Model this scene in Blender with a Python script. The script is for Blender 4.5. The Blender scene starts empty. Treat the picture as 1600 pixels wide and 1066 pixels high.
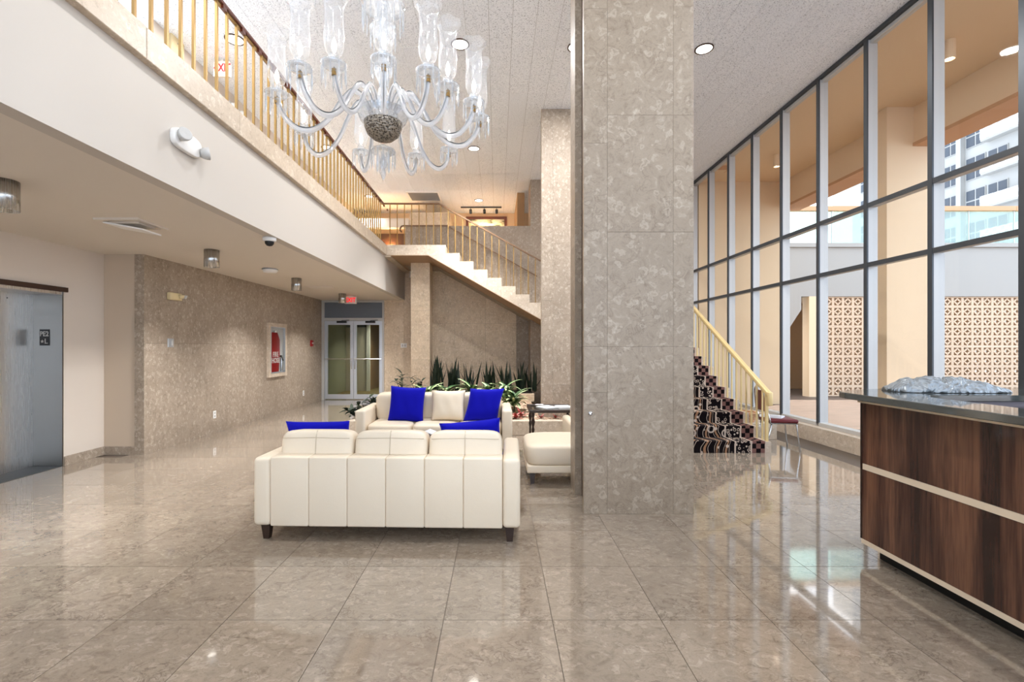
import bpy, bmesh, math, random
from mathutils import Vector, Matrix
random.seed(7)
SC = bpy.context.scene
COL = SC.collection
PI = math.pi
# ---------------------------------------------------------------- camera
F, CX, CY, H = 730.0, 777.0, 540.0, 1.5
cam_d = bpy.data.cameras.new('camera'); cam = bpy.data.objects.new('camera', cam_d); COL.objects.link(cam)
cam.location = (0, 0, H); cam.rotation_euler = (PI/2, 0, 0)
cam_d.sensor_width = 36; cam_d.lens = F/1600*36
cam_d.shift_x = (800-CX)/1600; cam_d.shift_y = (CY-533)/1600
cam_d.clip_end = 400; cam_d.clip_start = .05
SC.camera = cam
def PX(px, Y): return (px-CX)*Y/F
def PZ(py, Y): return H-(py-CY)*Y/F
# ---------------------------------------------------------------- world, sun, exposure
EXPOSURE = 1.28
W = bpy.data.worlds.new('world'); SC.world = W; W.use_nodes = True
nt = W.node_tree; nt.nodes.clear()
wo = nt.nodes.new('ShaderNodeOutputWorld'); bg = nt.nodes.new('ShaderNodeBackground')
tc = nt.nodes.new('ShaderNodeTexCoord'); mp = nt.nodes.new('ShaderNodeMapping'); mp.inputs['Scale'].default_value = (1, 1, 2.5)
nz = nt.nodes.new('ShaderNodeTexNoise'); nz.inputs['Scale'].default_value = 3.2; nz.inputs['Detail'].default_value = 6
cr = nt.nodes.new('ShaderNodeValToRGB')
cr.color_ramp.elements[0].position = .42; cr.color_ramp.elements[0].color = (.42, .57, .79, 1)
cr.color_ramp.elements[1].position = .70; cr.color_ramp.elements[1].color = (.92, .92, .93, 1)
nt.links.new(tc.outputs['Generated'], mp.inputs['Vector']); nt.links.new(mp.outputs[0], nz.inputs['Vector'])
nt.links.new(nz.outputs['Fac'], cr.inputs[0]); nt.links.new(cr.outputs[0], bg.inputs['Color'])
bg.inputs['Strength'].default_value = 2.15
nt.links.new(bg.outputs[0], wo.inputs['Surface'])
sd = bpy.data.lights.new('sun', 'SUN'); sd.energy = 5.5; sd.angle = .01; sd.color = (1, .95, .87)
so = bpy.data.objects.new('sun', sd); COL.objects.link(so); so.location = (0, 0, 30)
so.rotation_euler = Vector((-.30, -.12, -.93)).to_track_quat('-Z', 'Y').to_euler()
SC.view_settings.view_transform = 'Standard'; SC.view_settings.look = 'None'
SC.view_settings.gamma = 1; SC.view_settings.use_curve_mapping = False
SC.view_settings.exposure = EXPOSURE
cy = SC.cycles
cy.use_denoising = True; cy.max_bounces = 12; cy.diffuse_bounces = 6; cy.glossy_bounces = 4
cy.transmission_bounces = 6; cy.transparent_max_bounces = 24
cy.caustics_reflective = False; cy.caustics_refractive = False; cy.sample_clamp_indirect = 6

# ---------------------------------------------------------------- materials
def srgb(r, g, b):
    f = lambda c: (c/255/12.92) if c/255 <= .04045 else ((c/255+.055)/1.055)**2.4
    return (f(r), f(g), f(b), 1)
def mat(name, col, rough=.5, metal=0, spec=.5, emit=None, estr=0, trans=0, ior=1.45, coat=0):
    m = bpy.data.materials.new(name); m.use_nodes = True
    b = m.node_tree.nodes['Principled BSDF']
    b.inputs['Base Color'].default_value = col; b.inputs['Roughness'].default_value = rough
    b.inputs['Metallic'].default_value = metal; b.inputs['Specular IOR Level'].default_value = spec
    b.inputs['IOR'].default_value = ior; b.inputs['Transmission Weight'].default_value = trans
    b.inputs['Coat Weight'].default_value = coat
    if emit: b.inputs['Emission Color'].default_value = emit; b.inputs['Emission Strength'].default_value = estr
    return m
class N:                                            # tiny node helper
    def __init__(s, m): s.m = m; s.t = m.node_tree; s.b = s.t.nodes['Principled BSDF']
    def add(s, typ, **kw):
        n = s.t.nodes.new('ShaderNode'+typ)
        for k, v in kw.items():
            if hasattr(n, k): setattr(n, k, v)
            else: n.inputs[k].default_value = v
        return n
    def link(s, a, b): s.t.links.new(a, b)
    def ramp(s, fac, stops):
        r = s.add('ValToRGB'); e = r.color_ramp.elements
        while len(e) < len(stops): e.new(.5)
        for i, (p, c) in enumerate(stops): e[i].position = p; e[i].color = c if len(c) == 4 else (*c, 1)
        s.link(fac, r.inputs[0]); return r.outputs[0]
    def mix(s, fac, a, b, mode='MIX'):
        n = s.add('MixRGB', blend_type=mode)
        for i, v in ((0, fac), (1, a), (2, b)):
            if hasattr(v, 'links'): s.link(v, n.inputs[i])
            else: n.inputs[i].default_value = v
        return n.outputs[0]
    def math(s, op, a, b=0.0, c=None):
        n = s.add('Math', operation=op)
        for i, v in ((0, a), (1, b), (2, c)):
            if v is None: continue
            if hasattr(v, 'links'): s.link(v, n.inputs[i])
            else: n.inputs[i].default_value = v
        return n.outputs[0]
    def bump(s, h, strength=.3, dist=.01):
        n = s.add('Bump'); n.inputs['Strength'].default_value = strength; n.inputs['Distance'].default_value = dist
        s.link(h, n.inputs['Height']); s.link(n.outputs[0], s.b.inputs['Normal'])
    def pos(s, rnd=0.0, scale=(1, 1, 1)):           # world position, shifted per piece so that no two slabs match
        g = s.add('NewGeometry'); v = g.outputs['Position']
        if rnd:
            o = s.add('ObjectInfo'); k = s.math('MULTIPLY', o.outputs['Random'], rnd)
            a = s.add('VectorMath', operation='ADD'); s.link(v, a.inputs[0]); s.link(k, a.inputs[1]); v = a.outputs[0]
        q = s.add('Mapping'); q.inputs['Scale'].default_value = scale; s.link(v, q.inputs['Vector'])
        return q.outputs[0]
def stone(name, lo, mid, hi, scale=1.0, rough=.45, fossil=.5, grain=.35, spec=.4, dark=(60, 50, 42), stretch=(1, 1, 1), tint=.12):
    m = mat(name, mid, rough, spec=spec); n = N(m); p = n.pos(40, stretch)
    def noise(sc, det, dist=0.0, rg=.55):
        q = n.add('TexNoise', Scale=sc*scale, Detail=det, Roughness=rg, Distortion=dist); n.link(p, q.inputs['Vector']); return q
    big, med, rdg, gat, fin = noise(1.6, 3.0), noise(9.0, 7.0, 1.6, .65), noise(8.0, 5.0, 1.0, .6), noise(3.0, 2.0), noise(75.0, 4.0, 0, .7)
    c = n.ramp(med.outputs['Fac'], [(.30, lo), (.48, mid), (.56, mid), (.74, hi)])
    c = n.mix(n.ramp(big.outputs['Fac'], [(.35, (.35,)*3), (.6, (0, 0, 0))]), c, lo)
    w = noise(14.0, 3.0)
    va = n.add('VectorMath', operation='MULTIPLY_ADD'); n.link(w.outputs['Color'], va.inputs[0])
    va.inputs[1].default_value = (.15/scale,)*3; n.link(p, va.inputs[2])
    v = n.add('TexVoronoi', Scale=10.5*scale); n.link(va.outputs[0], v.inputs['Vector'])
    sh = n.ramp(v.outputs['Distance'], [(.06, (.2,)*3), (.16, (.1,)*3), (.24, (1, 1, 1)), (.34, (1, 1, 1)), (.42, (0, 0, 0))])
    sep = n.add('SeparateColor'); n.link(v.outputs['Color'], sep.inputs[0])
    pick = n.math('GREATER_THAN', sep.outputs[0], .42)
    c = n.mix(n.math('MULTIPLY', n.math('MULTIPLY', sh, pick), fossil), c, hi)
    rim = n.ramp(v.outputs['Distance'], [(.38, (0, 0, 0)), (.43, (1, 1, 1)), (.48, (0, 0, 0))])
    c = n.mix(n.math('MULTIPLY', n.math('MULTIPLY', rim, pick), fossil*.5), c, lo)
    r = n.math('ABSOLUTE', n.math('SUBTRACT', rdg.outputs['Fac'], .5))
    vein = n.ramp(r, [(.0, (1, 1, 1)), (.016, (.5,)*3), (.03, (0, 0, 0))])
    gate = n.ramp(gat.outputs['Fac'], [(.44, (0, 0, 0)), (.6, (1, 1, 1))])
    c = n.mix(n.math('MULTIPLY', n.math('MULTIPLY', vein, gate), grain), c, srgb(*dark))
    f = n.ramp(fin.outputs['Fac'], [(.28, (.62,)*3), (.45, (1, 1, 1)), (.60, (1, 1, 1)), (.75, (1.12,)*3)])
    c = n.mix(min(1, grain*1.3), c, f, 'MULTIPLY')
    o = n.add('ObjectInfo'); k = n.math('MULTIPLY_ADD', o.outputs['Random'], tint, 1-tint/2)
    hv = n.add('HueSaturation'); n.link(c, hv.inputs['Color']); n.link(k, hv.inputs['Value'])
    n.link(hv.outputs[0], n.b.inputs['Base Color'])
    if rough > .2: n.bump(fin.outputs['Fac'], .12, .004)
    return m
M = {}
M['floor'] = stone('polished limestone', srgb(122, 109, 94), srgb(147, 133, 117), srgb(174, 161, 145), 1.15, .07, .35, .6, .6, (88, 75, 62), (1.0, 1.35, 1), .14)
_b = M['floor'].node_tree.nodes['Principled BSDF']; _b.inputs['IOR'].default_value = 1.7; _b.inputs['Coat Weight'].default_value = .5; _b.inputs['Coat Roughness'].default_value = .03
M['grout'] = mat('floor joint', srgb(96, 84, 72), .7)
M['col'] = stone('fossil stone of the columns', srgb(132, 117, 100), srgb(152, 137, 119), srgb(182, 168, 150), .95, .38, .45, .42, .4, (104, 88, 72), (1, 1, 1), .05)
M['wall'] = stone('coral stone of the walls', srgb(140, 125, 108), srgb(165, 149, 131), srgb(196, 181, 163), 1.7, .5, .6, .5, .35, (104, 88, 72), (1, 1, .8), .05)
M['wallwarm'] = stone('warm coral stone', srgb(194, 172, 144), srgb(220, 199, 171), srgb(240, 224, 202), 1.7, .5, .55, .45, .35, (124, 98, 72), (1, 1, .8), .05)
M['coping'] = stone('pale coral stone', srgb(182, 164, 143), srgb(204, 187, 166), srgb(224, 211, 194), 1.3, .4, .6, .38, .4, (134, 112, 90), (1, 1, 1), .06)
M['paint'] = mat('cream wall paint', srgb(212, 200, 186), .6)
M['fascia'] = mat('off white balcony paint', srgb(196, 188, 178), .6)
M['soffit'] = mat('greige ceiling paint', srgb(220, 211, 199), .7)
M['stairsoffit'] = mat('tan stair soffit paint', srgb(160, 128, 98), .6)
M['niche'] = mat('tan nook paint', srgb(196, 178, 156), .6)
M['brown'] = mat('dark brown recess', srgb(62, 40, 26), .6)
def speckle():
    m = mat('acoustic ceiling panel', srgb(226, 226, 226), .8); n = N(m); p = n.pos(30)
    a = n.add('TexNoise', Scale=70.0, Detail=5.0, Roughness=.75); n.link(p, a.inputs['Vector'])
    b = n.add('TexNoise', Scale=1.5, Detail=2.0); n.link(p, b.inputs['Vector'])
    c = n.ramp(a.outputs['Fac'], [(.34, srgb(92, 96, 102)), (.45, srgb(238, 243, 250)), (.60, srgb(248, 251, 255))])
    o = n.add('ObjectInfo'); k = n.math('MULTIPLY_ADD', o.outputs['Random'], .04, .97)
    hv = n.add('HueSaturation'); n.link(c, hv.inputs['Color']); n.link(k, hv.inputs['Value'])
    n.link(hv.outputs[0], n.b.inputs['Base Color']); n.bump(a.outputs['Fac'], .35, .005)
    return m
M['ceil'] = speckle()
M['ceilgap'] = mat('ceiling joint', srgb(150, 150, 150), .9)
def brushed(name, c, rough, sc):
    m = mat(name, c, rough, 1); n = N(m); p = n.pos(0, sc)
    a = n.add('TexNoise', Scale=6.0, Detail=4.0); n.link(p, a.inputs['Vector'])
    r = n.math('MULTIPLY_ADD', a.outputs['Fac'], .22, rough-.11); n.link(r, n.b.inputs['Roughness']); return m
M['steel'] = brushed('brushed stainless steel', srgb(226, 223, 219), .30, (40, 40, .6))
M['steelshaded'] = brushed('shaded stainless steel', srgb(126, 124, 121), .34, (40, 40, .6))  # darker copy of the steel: the jamb's dim reflection is put into its colour
M['cansteel'] = brushed('satin steel', srgb(186, 183, 178), .26, (40, 40, .6))
M['alu'] = mat('aluminium', srgb(205, 208, 212), .38, .75)
M['frame'] = mat('grey aluminium frame', srgb(190, 187, 182), .45, .2)
M['cap'] = mat('dark grey mullion cap', srgb(66, 69, 72), .4, .3)
M['chrome'] = mat('chrome', srgb(205, 205, 205), .15, 1)
M['brass'] = mat('satin brass', srgb(142, 110, 58), .42, .5)
M['gold'] = mat('pale gold paint', srgb(222, 196, 140), .4, .2)
M['rail'] = mat('red brown hardwood', srgb(92, 40, 24), .3, coat=.3)
M['bronze'] = mat('bronze handrail', srgb(112, 84, 60), .4, .4)
M['leather'] = mat('cream leather', srgb(220, 205, 182), .42, spec=.4)
n = N(M['leather']); _v = n.add('TexVoronoi', Scale=260.0); n.link(n.pos(3), _v.inputs['Vector'])
_z = n.add('TexNoise', Scale=5.0, Detail=3.0); n.link(n.pos(5), _z.inputs['Vector'])
n.bump(n.math('MULTIPLY_ADD', _v.outputs['Distance'], .12, _z.outputs['Fac']), .25, .02)
M['seam'] = mat('leather seam', srgb(190, 174, 150), .6)
M['blue'] = mat('royal blue velvet', srgb(6, 6, 150), .8, spec=.15)
M['blue'].node_tree.nodes['Principled BSDF'].inputs['Sheen Weight'].default_value = .25
M['blue'].node_tree.nodes['Principled BSDF'].inputs['Sheen Tint'].default_value = (.1, .1, 1, 1)
M['darkwood'] = mat('dark stained wood', srgb(44, 28, 20), .35, coat=.2)
M['black'] = mat('black laminate', srgb(16, 14, 13), .5)
M['plastic'] = mat('white plastic', srgb(236, 234, 230), .4)
M['ivory'] = mat('ivory plastic', srgb(214, 196, 152), .45)
M['greyplastic'] = mat('grey plastic', srgb(190, 188, 184), .45)
M['red'] = mat('red vinyl', srgb(150, 14, 20), .45)
M['exitred'] = mat('exit sign red', srgb(214, 28, 34), .5, emit=srgb(220, 30, 36), estr=.6)
M['exitface'] = mat('exit sign face', srgb(214, 210, 204), .5)
M['white'] = mat('white paint', srgb(240, 238, 234), .6)
M['lens'] = mat('lamp lens', srgb(255, 250, 240), .4, emit=(1, .95, .86, 1), estr=3.5)
M['bulb'] = mat('candle bulb', srgb(255, 240, 215), .4, emit=(1, .9, .76, 1), estr=2.2)
M['warm'] = mat('warm lamp shade', srgb(255, 200, 110), .5, emit=(1, .62, .22, 1), estr=5)
M['grille'] = mat('grey louvre metal', srgb(120, 124, 130), .5, .3)
M['burg'] = mat('burgundy vinyl', srgb(98, 28, 32), .4)
M['soil'] = mat('dark soil', srgb(46, 36, 28), .9)
M['granite'] = mat('polished dark green stone', srgb(64, 68, 66), .05, spec=.8, ior=1.7)
M['creamstrip'] = mat('cream metal strip', srgb(232, 214, 188), .3, .2)
M['purple'] = mat('grey violet laminate', srgb(96, 88, 94), .5)
M['bagplastic'] = mat('grey plastic film', srgb(150, 156, 160), .3, .25)
n = N(M['bagplastic']); _z = n.add('TexNoise', Scale=5.0, Detail=3.0, Distortion=1.5); n.link(n.pos(0), _z.inputs['Vector']); _v = n.add('TexVoronoi', Scale=13.0, feature='F1'); _a = n.add('VectorMath', operation='MULTIPLY_ADD'); n.link(_z.outputs['Color'], _a.inputs[0]); _a.inputs[1].default_value = (.25,)*3; n.link(n.pos(0, (.6, 1, 1)), _a.inputs[2]); n.link(_a.outputs[0], _v.inputs['Vector'])
n.bump(_v.outputs['Distance'], 1.0, .05)
M['paper'] = mat('paper', srgb(232, 234, 236), .6)
M['ext'] = mat('tan exterior stucco', srgb(222, 194, 156), .8)
M['extcol'] = mat('sand exterior stucco', srgb(226, 198, 162), .8)
M['extwhite'] = mat('white exterior stucco', srgb(160, 155, 147), .8)
M['block'] = mat('cream concrete block', srgb(208, 182, 154), .85)
M['deckwood'] = mat('weathered cap rail', srgb(196, 150, 110), .7)
M['winglass'] = mat('dark window glass', srgb(58, 62, 68), .35)
M['darkin'] = mat('dim brown wall', srgb(168, 132, 92), .8)
M['corr'] = mat('sage corridor paint', srgb(150, 150, 128), .7)
M['corrfloor'] = mat('olive corridor carpet', srgb(120, 104, 66), .9)
def thin_glass(name, tint, f0, diff=0.0, rough=.02, edge=1.0, power=5.0):
    m = bpy.data.materials.new(name); m.use_nodes = True; t = m.node_tree; t.nodes.clear()
    o = t.nodes.new('ShaderNodeOutputMaterial'); tr = t.nodes.new('ShaderNodeBsdfTransparent'); gl = t.nodes.new('ShaderNodeBsdfGlossy')
    lw = t.nodes.new('ShaderNodeLayerWeight'); lw.inputs['Blend'].default_value = .5; mx = t.nodes.new('ShaderNodeMixShader')
    pw = t.nodes.new('ShaderNodeMath'); pw.operation = 'POWER'; pw.inputs[1].default_value = power; t.links.new(lw.outputs['Facing'], pw.inputs[0])
    ma = t.nodes.new('ShaderNodeMath'); ma.operation = 'MULTIPLY_ADD'; ma.inputs[1].default_value = edge-f0; ma.inputs[2].default_value = f0; t.links.new(pw.outputs[0], ma.inputs[0])
    tr.inputs['Color'].default_value = tint; gl.inputs['Roughness'].default_value = rough
    t.links.new(ma.outputs[0], mx.inputs[0]); t.links.new(tr.outputs[0], mx.inputs[1]); t.links.new(gl.outputs[0], mx.inputs[2])
    last = mx.outputs[0]
    if diff:
        d = t.nodes.new('ShaderNodeBsdfDiffuse'); d.inputs['Color'].default_value = (.95, .95, .95, 1)
        tl = t.nodes.new('ShaderNodeBsdfTranslucent'); tl.inputs['Color'].default_value = (.95, .95, .95, 1)
        ad = t.nodes.new('ShaderNodeMixShader'); t.links.new(d.outputs[0], ad.inputs[1]); t.links.new(tl.outputs[0], ad.inputs[2])
        m2 = t.nodes.new('ShaderNodeMixShader'); m2.inputs[0].default_value = diff
        t.links.new(last, m2.inputs[1]); t.links.new(ad.outputs[0], m2.inputs[2]); last = m2.outputs[0]
    t.links.new(last, o.inputs['Surface']); return m
M['pane'] = thin_glass('clear window glass', (.985, .99, .99, 1), .015, edge=.25)
M['doorglass'] = thin_glass('tinted door glass', (.80, .83, .78, 1), .03)
M['railglass'] = thin_glass('frosted green glass', (.66, .80, .73, 1), .04, .16)
M['tableglass'] = thin_glass('table glass', (.82, .86, .84, 1), .06)
M['shade'] = thin_glass('etched hurricane glass', (.95, .955, .96, 1), .05, .13, .08, .7, 3)
M['crystal'] = thin_glass('cut crystal', (.90, .92, .94, 1), .14, .16, .03, .9, 2.5)
M['arm'] = thin_glass('twisted glass arm', (.92, .93, .95, 1), .10, .30, .05, .8, 3)
def cutbowl():
    m = mat('diamond cut glass', srgb(92, 76, 58), .18, .35, spec=.8); n = N(m); t = n.add('TexCoord'); q = n.add('Mapping'); q.inputs['Rotation'].default_value = (.4, .5, .785); n.link(t.outputs['Object'], q.inputs['Vector'])
    c = n.add('TexVoronoi', Scale=75.0); n.link(q.outputs[0], c.inputs['Vector']); n.link(n.ramp(c.outputs['Distance'], [(.25, srgb(52, 38, 24)), (.6, srgb(150, 138, 122))]), n.b.inputs['Base Color']); n.bump(c.outputs['Distance'], .8, .01)
    return m
M['bowl'] = cutbowl()
def wood_panel():
    m = mat('dark striped walnut veneer', srgb(80, 52, 40), .26, coat=.25); n = N(m); p = n.pos(0, (1, 1, .06))
    a = n.add('TexNoise', Scale=9.0, Detail=6.0, Roughness=.6, Distortion=.4); n.link(p, a.inputs['Vector'])
    b = n.add('TexNoise', Scale=70.0, Detail=3.0); n.link(p, b.inputs['Vector'])
    f = n.math('MULTIPLY_ADD', b.outputs['Fac'], .22, n.math('MULTIPLY', a.outputs['Fac'], .86))
    c = n.ramp(f, [(.36, srgb(36, 23, 20)), (.48, srgb(70, 44, 35)), (.58, srgb(98, 66, 50)), (.68, srgb(122, 84, 62))])
    n.link(c, n.b.inputs['Base Color']); return m
M['walnut'] = wood_panel()
def deck():
    m = mat('brown deck tile', srgb(176, 146, 124), .55); n = N(m); p = n.pos(0, (1, 6, 1))
    a = n.add('TexNoise', Scale=2.0, Detail=5.0); n.link(p, a.inputs['Vector'])
    c = n.ramp(a.outputs['Fac'], [(.35, srgb(84, 70, 60)), (.65, srgb(104, 87, 76))]); n.link(c, n.b.inputs['Base Color']); return m
M['deck'] = deck()
def carpet():
    m = mat('black patterned carpet', srgb(20, 15, 15), .95, spec=.1); n = N(m)
    g = n.add('NewGeometry'); s = n.add('SeparateXYZ'); n.link(g.outputs['Position'], s.inputs[0])
    u = s.outputs['X']; v = n.math('ADD', s.outputs['Y'], s.outputs['Z'])
    cb = n.add('CombineXYZ'); n.link(u, cb.inputs[0]); n.link(v, cb.inputs[1]); q = cb.outputs[0]
    blackc = srgb(20, 14, 15); pale = srgb(196, 176, 158); mauve = srgb(122, 88, 80); tan = srgb(150, 112, 84)
    # field: scrolls, dots and brown ribbons
    wv = n.add('TexWave', Scale=2.1, Distortion=7.0, Detail=1.5); n.link(q, wv.inputs['Vector'])
    line = n.ramp(wv.outputs['Fac'], [(.44, (0, 0, 0)), (.48, (1, 1, 1)), (.54, (1, 1, 1)), (.58, (0, 0, 0))])
    rib = n.ramp(wv.outputs['Fac'], [(.91, (0, 0, 0)), (.94, (1, 1, 1))])
    v1 = n.add('TexVoronoi', Scale=12.0); v1.inputs['Randomness'].default_value = .55; n.link(q, v1.inputs['Vector'])
    dots = n.ramp(v1.outputs['Distance'], [(.26, (1, 1, 1)), (.31, (0, 0, 0))])
    sel = n.math('GREATER_THAN', wv.outputs['Fac'], .62)
    v0 = n.add('TexVoronoi', Scale=4.6); v0.inputs['Randomness'].default_value = .7; n.link(q, v0.inputs['Vector'])
    ring = n.ramp(v0.outputs['Distance'], [(.20, (0, 0, 0)), (.23, (1, 1, 1)), (.28, (1, 1, 1)), (.31, (0, 0, 0))])
    field = n.mix(rib, blackc, tan); field = n.mix(line, field, pale); field = n.mix(ring, field, pale)
    field = n.mix(n.math('MULTIPLY', dots, sel), field, pale)
    # flower band
    v2 = n.add('TexVoronoi', Scale=20.0); v2.inputs['Randomness'].default_value = .8; n.link(q, v2.inputs['Vector'])
    r2 = n.ramp(v2.outputs['Distance'], [(.12, (1, 1, 1)), (.16, (0, 0, 0)), (.30, (0, 0, 0)), (.34, (1, 1, 1)), (.42, (1, 1, 1)), (.47, (0, 0, 0))])
    band = n.mix(r2, blackc, pale)
    # chequered edge
    ck = n.add('TexChecker', Scale=15.5, Color1=blackc, Color2=mauve); n.link(q, ck.inputs['Vector'])
    X0 = 3.75
    c = n.mix(n.math('GREATER_THAN', u, X0-.43), field, band)
    c = n.mix(n.math('GREATER_THAN', u, X0-.205), c, ck.outputs['Color'])
    for e in (X0-.43, X0-.205, X0-.005):
        d = n.math('LESS_THAN', n.math('ABSOLUTE', n.math('SUBTRACT', u, e)), .011); c = n.mix(d, c, pale)
    n.link(c, n.b.inputs['Base Color']); return m
M['carpet'] = carpet()
def gravel():
    m = mat('brown pebbles', srgb(150, 120, 96), .9); n = N(m)
    v = n.add('TexVoronoi', Scale=34.0); n.link(n.pos(0), v.inputs['Vector'])
    c = n.ramp(v.outputs['Color'], [(.2, srgb(90, 66, 50)), (.5, srgb(170, 138, 110)), (.8, srgb(214, 196, 172))]); n.link(c, n.b.inputs['Base Color'])
    n.bump(v.outputs['Distance'], .8, .02); return m
M['gravel'] = gravel()
M['snake'] = mat('dark green leaf', srgb(30, 44, 30), .45)
M['darkleaf'] = mat('deep green leaf', srgb(40, 52, 36), .4)
M['redleaf'] = mat('red bromeliad leaf', srgb(150, 62, 56), .5)
def varieg():
    m = mat('variegated leaf', srgb(70, 110, 60), .4); n = N(m); t = n.add('TexCoord'); s = n.add('SeparateXYZ'); n.link(t.outputs['Object'], s.inputs[0])
    a = n.math('ABSOLUTE', s.outputs['X']); z = n.add('TexNoise', Scale=30.0); n.link(t.outputs['Object'], z.inputs['Vector'])
    f = n.math('ADD', a, n.math('MULTIPLY', z.outputs['Fac'], .02))
    c = n.ramp(f, [(.012, srgb(206, 214, 168)), (.028, srgb(150, 176, 116)), (.034, srgb(58, 92, 50)), (.07, srgb(40, 70, 38))]); n.link(c, n.b.inputs['Base Color']); return m
M['varieg'] = varieg()
def painting():
    m = mat('landscape painting', srgb(200, 190, 160), .6); n = N(m)
    a = n.add('TexNoise', Scale=4.0, Detail=5.0); n.link(n.pos(0, (1, 1, 3)), a.inputs['Vector'])
    c = n.ramp(a.outputs['Fac'], [(.35, srgb(70, 74, 50)), (.48, srgb(214, 206, 170)), (.62, srgb(226, 224, 206)), (.75, srgb(120, 110, 70))]); n.link(c, n.b.inputs['Base Color']); return m
M['painting'] = painting()
def screen_mat():
    m = mat('distant block screen', srgb(236, 232, 226), .8); n = N(m)
    ck = n.add('TexChecker', Scale=3.4, Color1=srgb(236, 232, 226), Color2=srgb(186, 182, 178)); n.link(n.pos(0), ck.inputs['Vector'])
    n.link(ck.outputs['Color'], n.b.inputs['Base Color']); return m
M['screen'] = screen_mat()

# ---------------------------------------------------------------- mesh helpers
class MB:
    def __init__(s): s.v = []; s.f = []
    def box(s, x0, x1, y0, y1, z0, z1):
        k = len(s.v); s.v += [(x, y, z) for z in (z0, z1) for y in (y0, y1) for x in (x0, x1)]
        s.f += [tuple(k+i for i in q) for q in ((0, 2, 3, 1), (4, 5, 7, 6), (0, 1, 5, 4), (2, 6, 7, 3), (0, 4, 6, 2), (1, 3, 7, 5))]; return s
    def prism(s, poly, axis, a0, a1):              # poly in the two other axes, counter-clockwise or not
        k = len(s.v); nn = len(poly)
        def put(p, a): return {'x': (a, p[0], p[1]), 'y': (p[0], a, p[1]), 'z': (p[0], p[1], a)}[axis]
        s.v += [put(p, a0) for p in poly]+[put(p, a1) for p in poly]
        s.f += [tuple(k+i for i in range(nn)), tuple(k+nn+i for i in reversed(range(nn)))]
        s.f += [(k+i, k+nn+i, k+nn+(i+1) % nn, k+(i+1) % nn) for i in range(nn)]; return s
    def ring(s, outer, inner, axis, a0, a1):       # plate with one hole, same vertex count
        k = len(s.v); nn = len(outer)
        def put(p, a): return {'x': (a, p[0], p[1]), 'y': (p[0], a, p[1]), 'z': (p[0], p[1], a)}[axis]
        for a in (a0, a1):
            s.v += [put(p, a) for p in outer]+[put(p, a) for p in inner]
        for i in range(nn):
            j = (i+1) % nn; b = k+2*nn
            s.f += [(k+i, k+j, k+nn+j, k+nn+i), (b+i, b+nn+i, b+nn+j, b+j), (k+i, b+i, b+j, k+j), (k+nn+i, k+nn+j, b+nn+j, b+nn+i)]
        return s
    def lathe(s, prof, n=20, c=(0, 0, 0), cap=True):
        k = len(s.v); m = len(prof)
        for i in range(n):
            a = 2*PI*i/n
            s.v += [(c[0]+r*math.cos(a), c[1]+r*math.sin(a), c[2]+z) for r, z in prof]
        for i in range(n):
            j = (i+1) % n
            s.f += [(k+i*m+q, k+j*m+q, k+j*m+q+1, k+i*m+q+1) for q in range(m-1)]
        if cap:
            s.f += [tuple(k+i*m for i in reversed(range(n))), tuple(k+i*m+m-1 for i in range(n))]
        return s
    def tube(s, pts, r, n=8, cap=True):
        k = len(s.v); pts = [Vector(p) for p in pts]; up = Vector((0, 0, 1)); m = len(pts)
        for i, p in enumerate(pts):
            t = (pts[min(i+1, m-1)]-pts[max(i-1, 0)]).normalized()
            a = t.cross(up)
            if a.length < 1e-3: a = t.cross(Vector((1, 0, 0)))
            a.normalize(); b = a.cross(t).normalized(); rr = r[i] if isinstance(r, (list, tuple)) else r
            s.v += [tuple(p+rr*(math.cos(2*PI*q/n)*a+math.sin(2*PI*q/n)*b)) for q in range(n)]
        for i in range(m-1):
            s.f += [(k+i*n+q, k+i*n+(q+1) % n, k+(i+1)*n+(q+1) % n, k+(i+1)*n+q) for q in range(n)]
        if cap: s.f += [tuple(k+q for q in reversed(range(n))), tuple(k+(m-1)*n+q for q in range(n))]
        return s
    def bar(s, p, q, w, h):                        # rectangular bar from p to q
        p, q = Vector(p), Vector(q); t = (q-p).normalized(); a = t.cross(Vector((0, 0, 1)))
        if a.length < 1e-3: a = Vector((1, 0, 0))
        a.normalize(); b = a.cross(t); k = len(s.v)
        for e in (p, q):
            s.v += [tuple(e+a*x*w/2+b*y*h/2) for x, y in ((-1, -1), (1, -1), (1, 1), (-1, 1))]
        s.f += [(k+3, k+2, k+1, k), (k+4, k+5, k+6, k+7)]+[(k+i, k+(i+1) % 4, k+4+(i+1) % 4, k+4+i) for i in range(4)]; return s
    def build(s, name, m, parent=None, bevel=0, seg=2, smooth=False, sub=0, loc=None):
        me = bpy.data.meshes.new(name); me.from_pydata(s.v, [], s.f)
        bm = bmesh.new(); bm.from_mesh(me); bmesh.ops.recalc_face_normals(bm, faces=bm.faces)
        if bevel: bmesh.ops.bevel(bm, geom=list(bm.edges), offset=bevel, segments=seg, profile=.5, affect='EDGES')
        if smooth:
            for f in bm.faces: f.smooth = True
        bm.to_mesh(me); bm.free()
        me.materials.append(M[m] if isinstance(m, str) else m)
        o = bpy.data.objects.new(name, me); COL.objects.link(o)
        if parent: o.parent = parent
        if loc: o.location = loc
        if smooth and bevel: me.set_sharp_from_angle(angle=1.2)
        return o
def B(name, x0, x1, y0, y1, z0, z1, m, parent=None, bevel=0, seg=2, smooth=False):
    return MB().box(x0, x1, y0, y1, z0, z1).build(name, m, parent, bevel, seg, smooth)
def tag(o, label=None, cat=None, group=None, kind=None):
    for k, v in (('label', label), ('category', cat), ('group', group), ('kind', kind)):
        if v: o[k] = v
    return o
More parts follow.
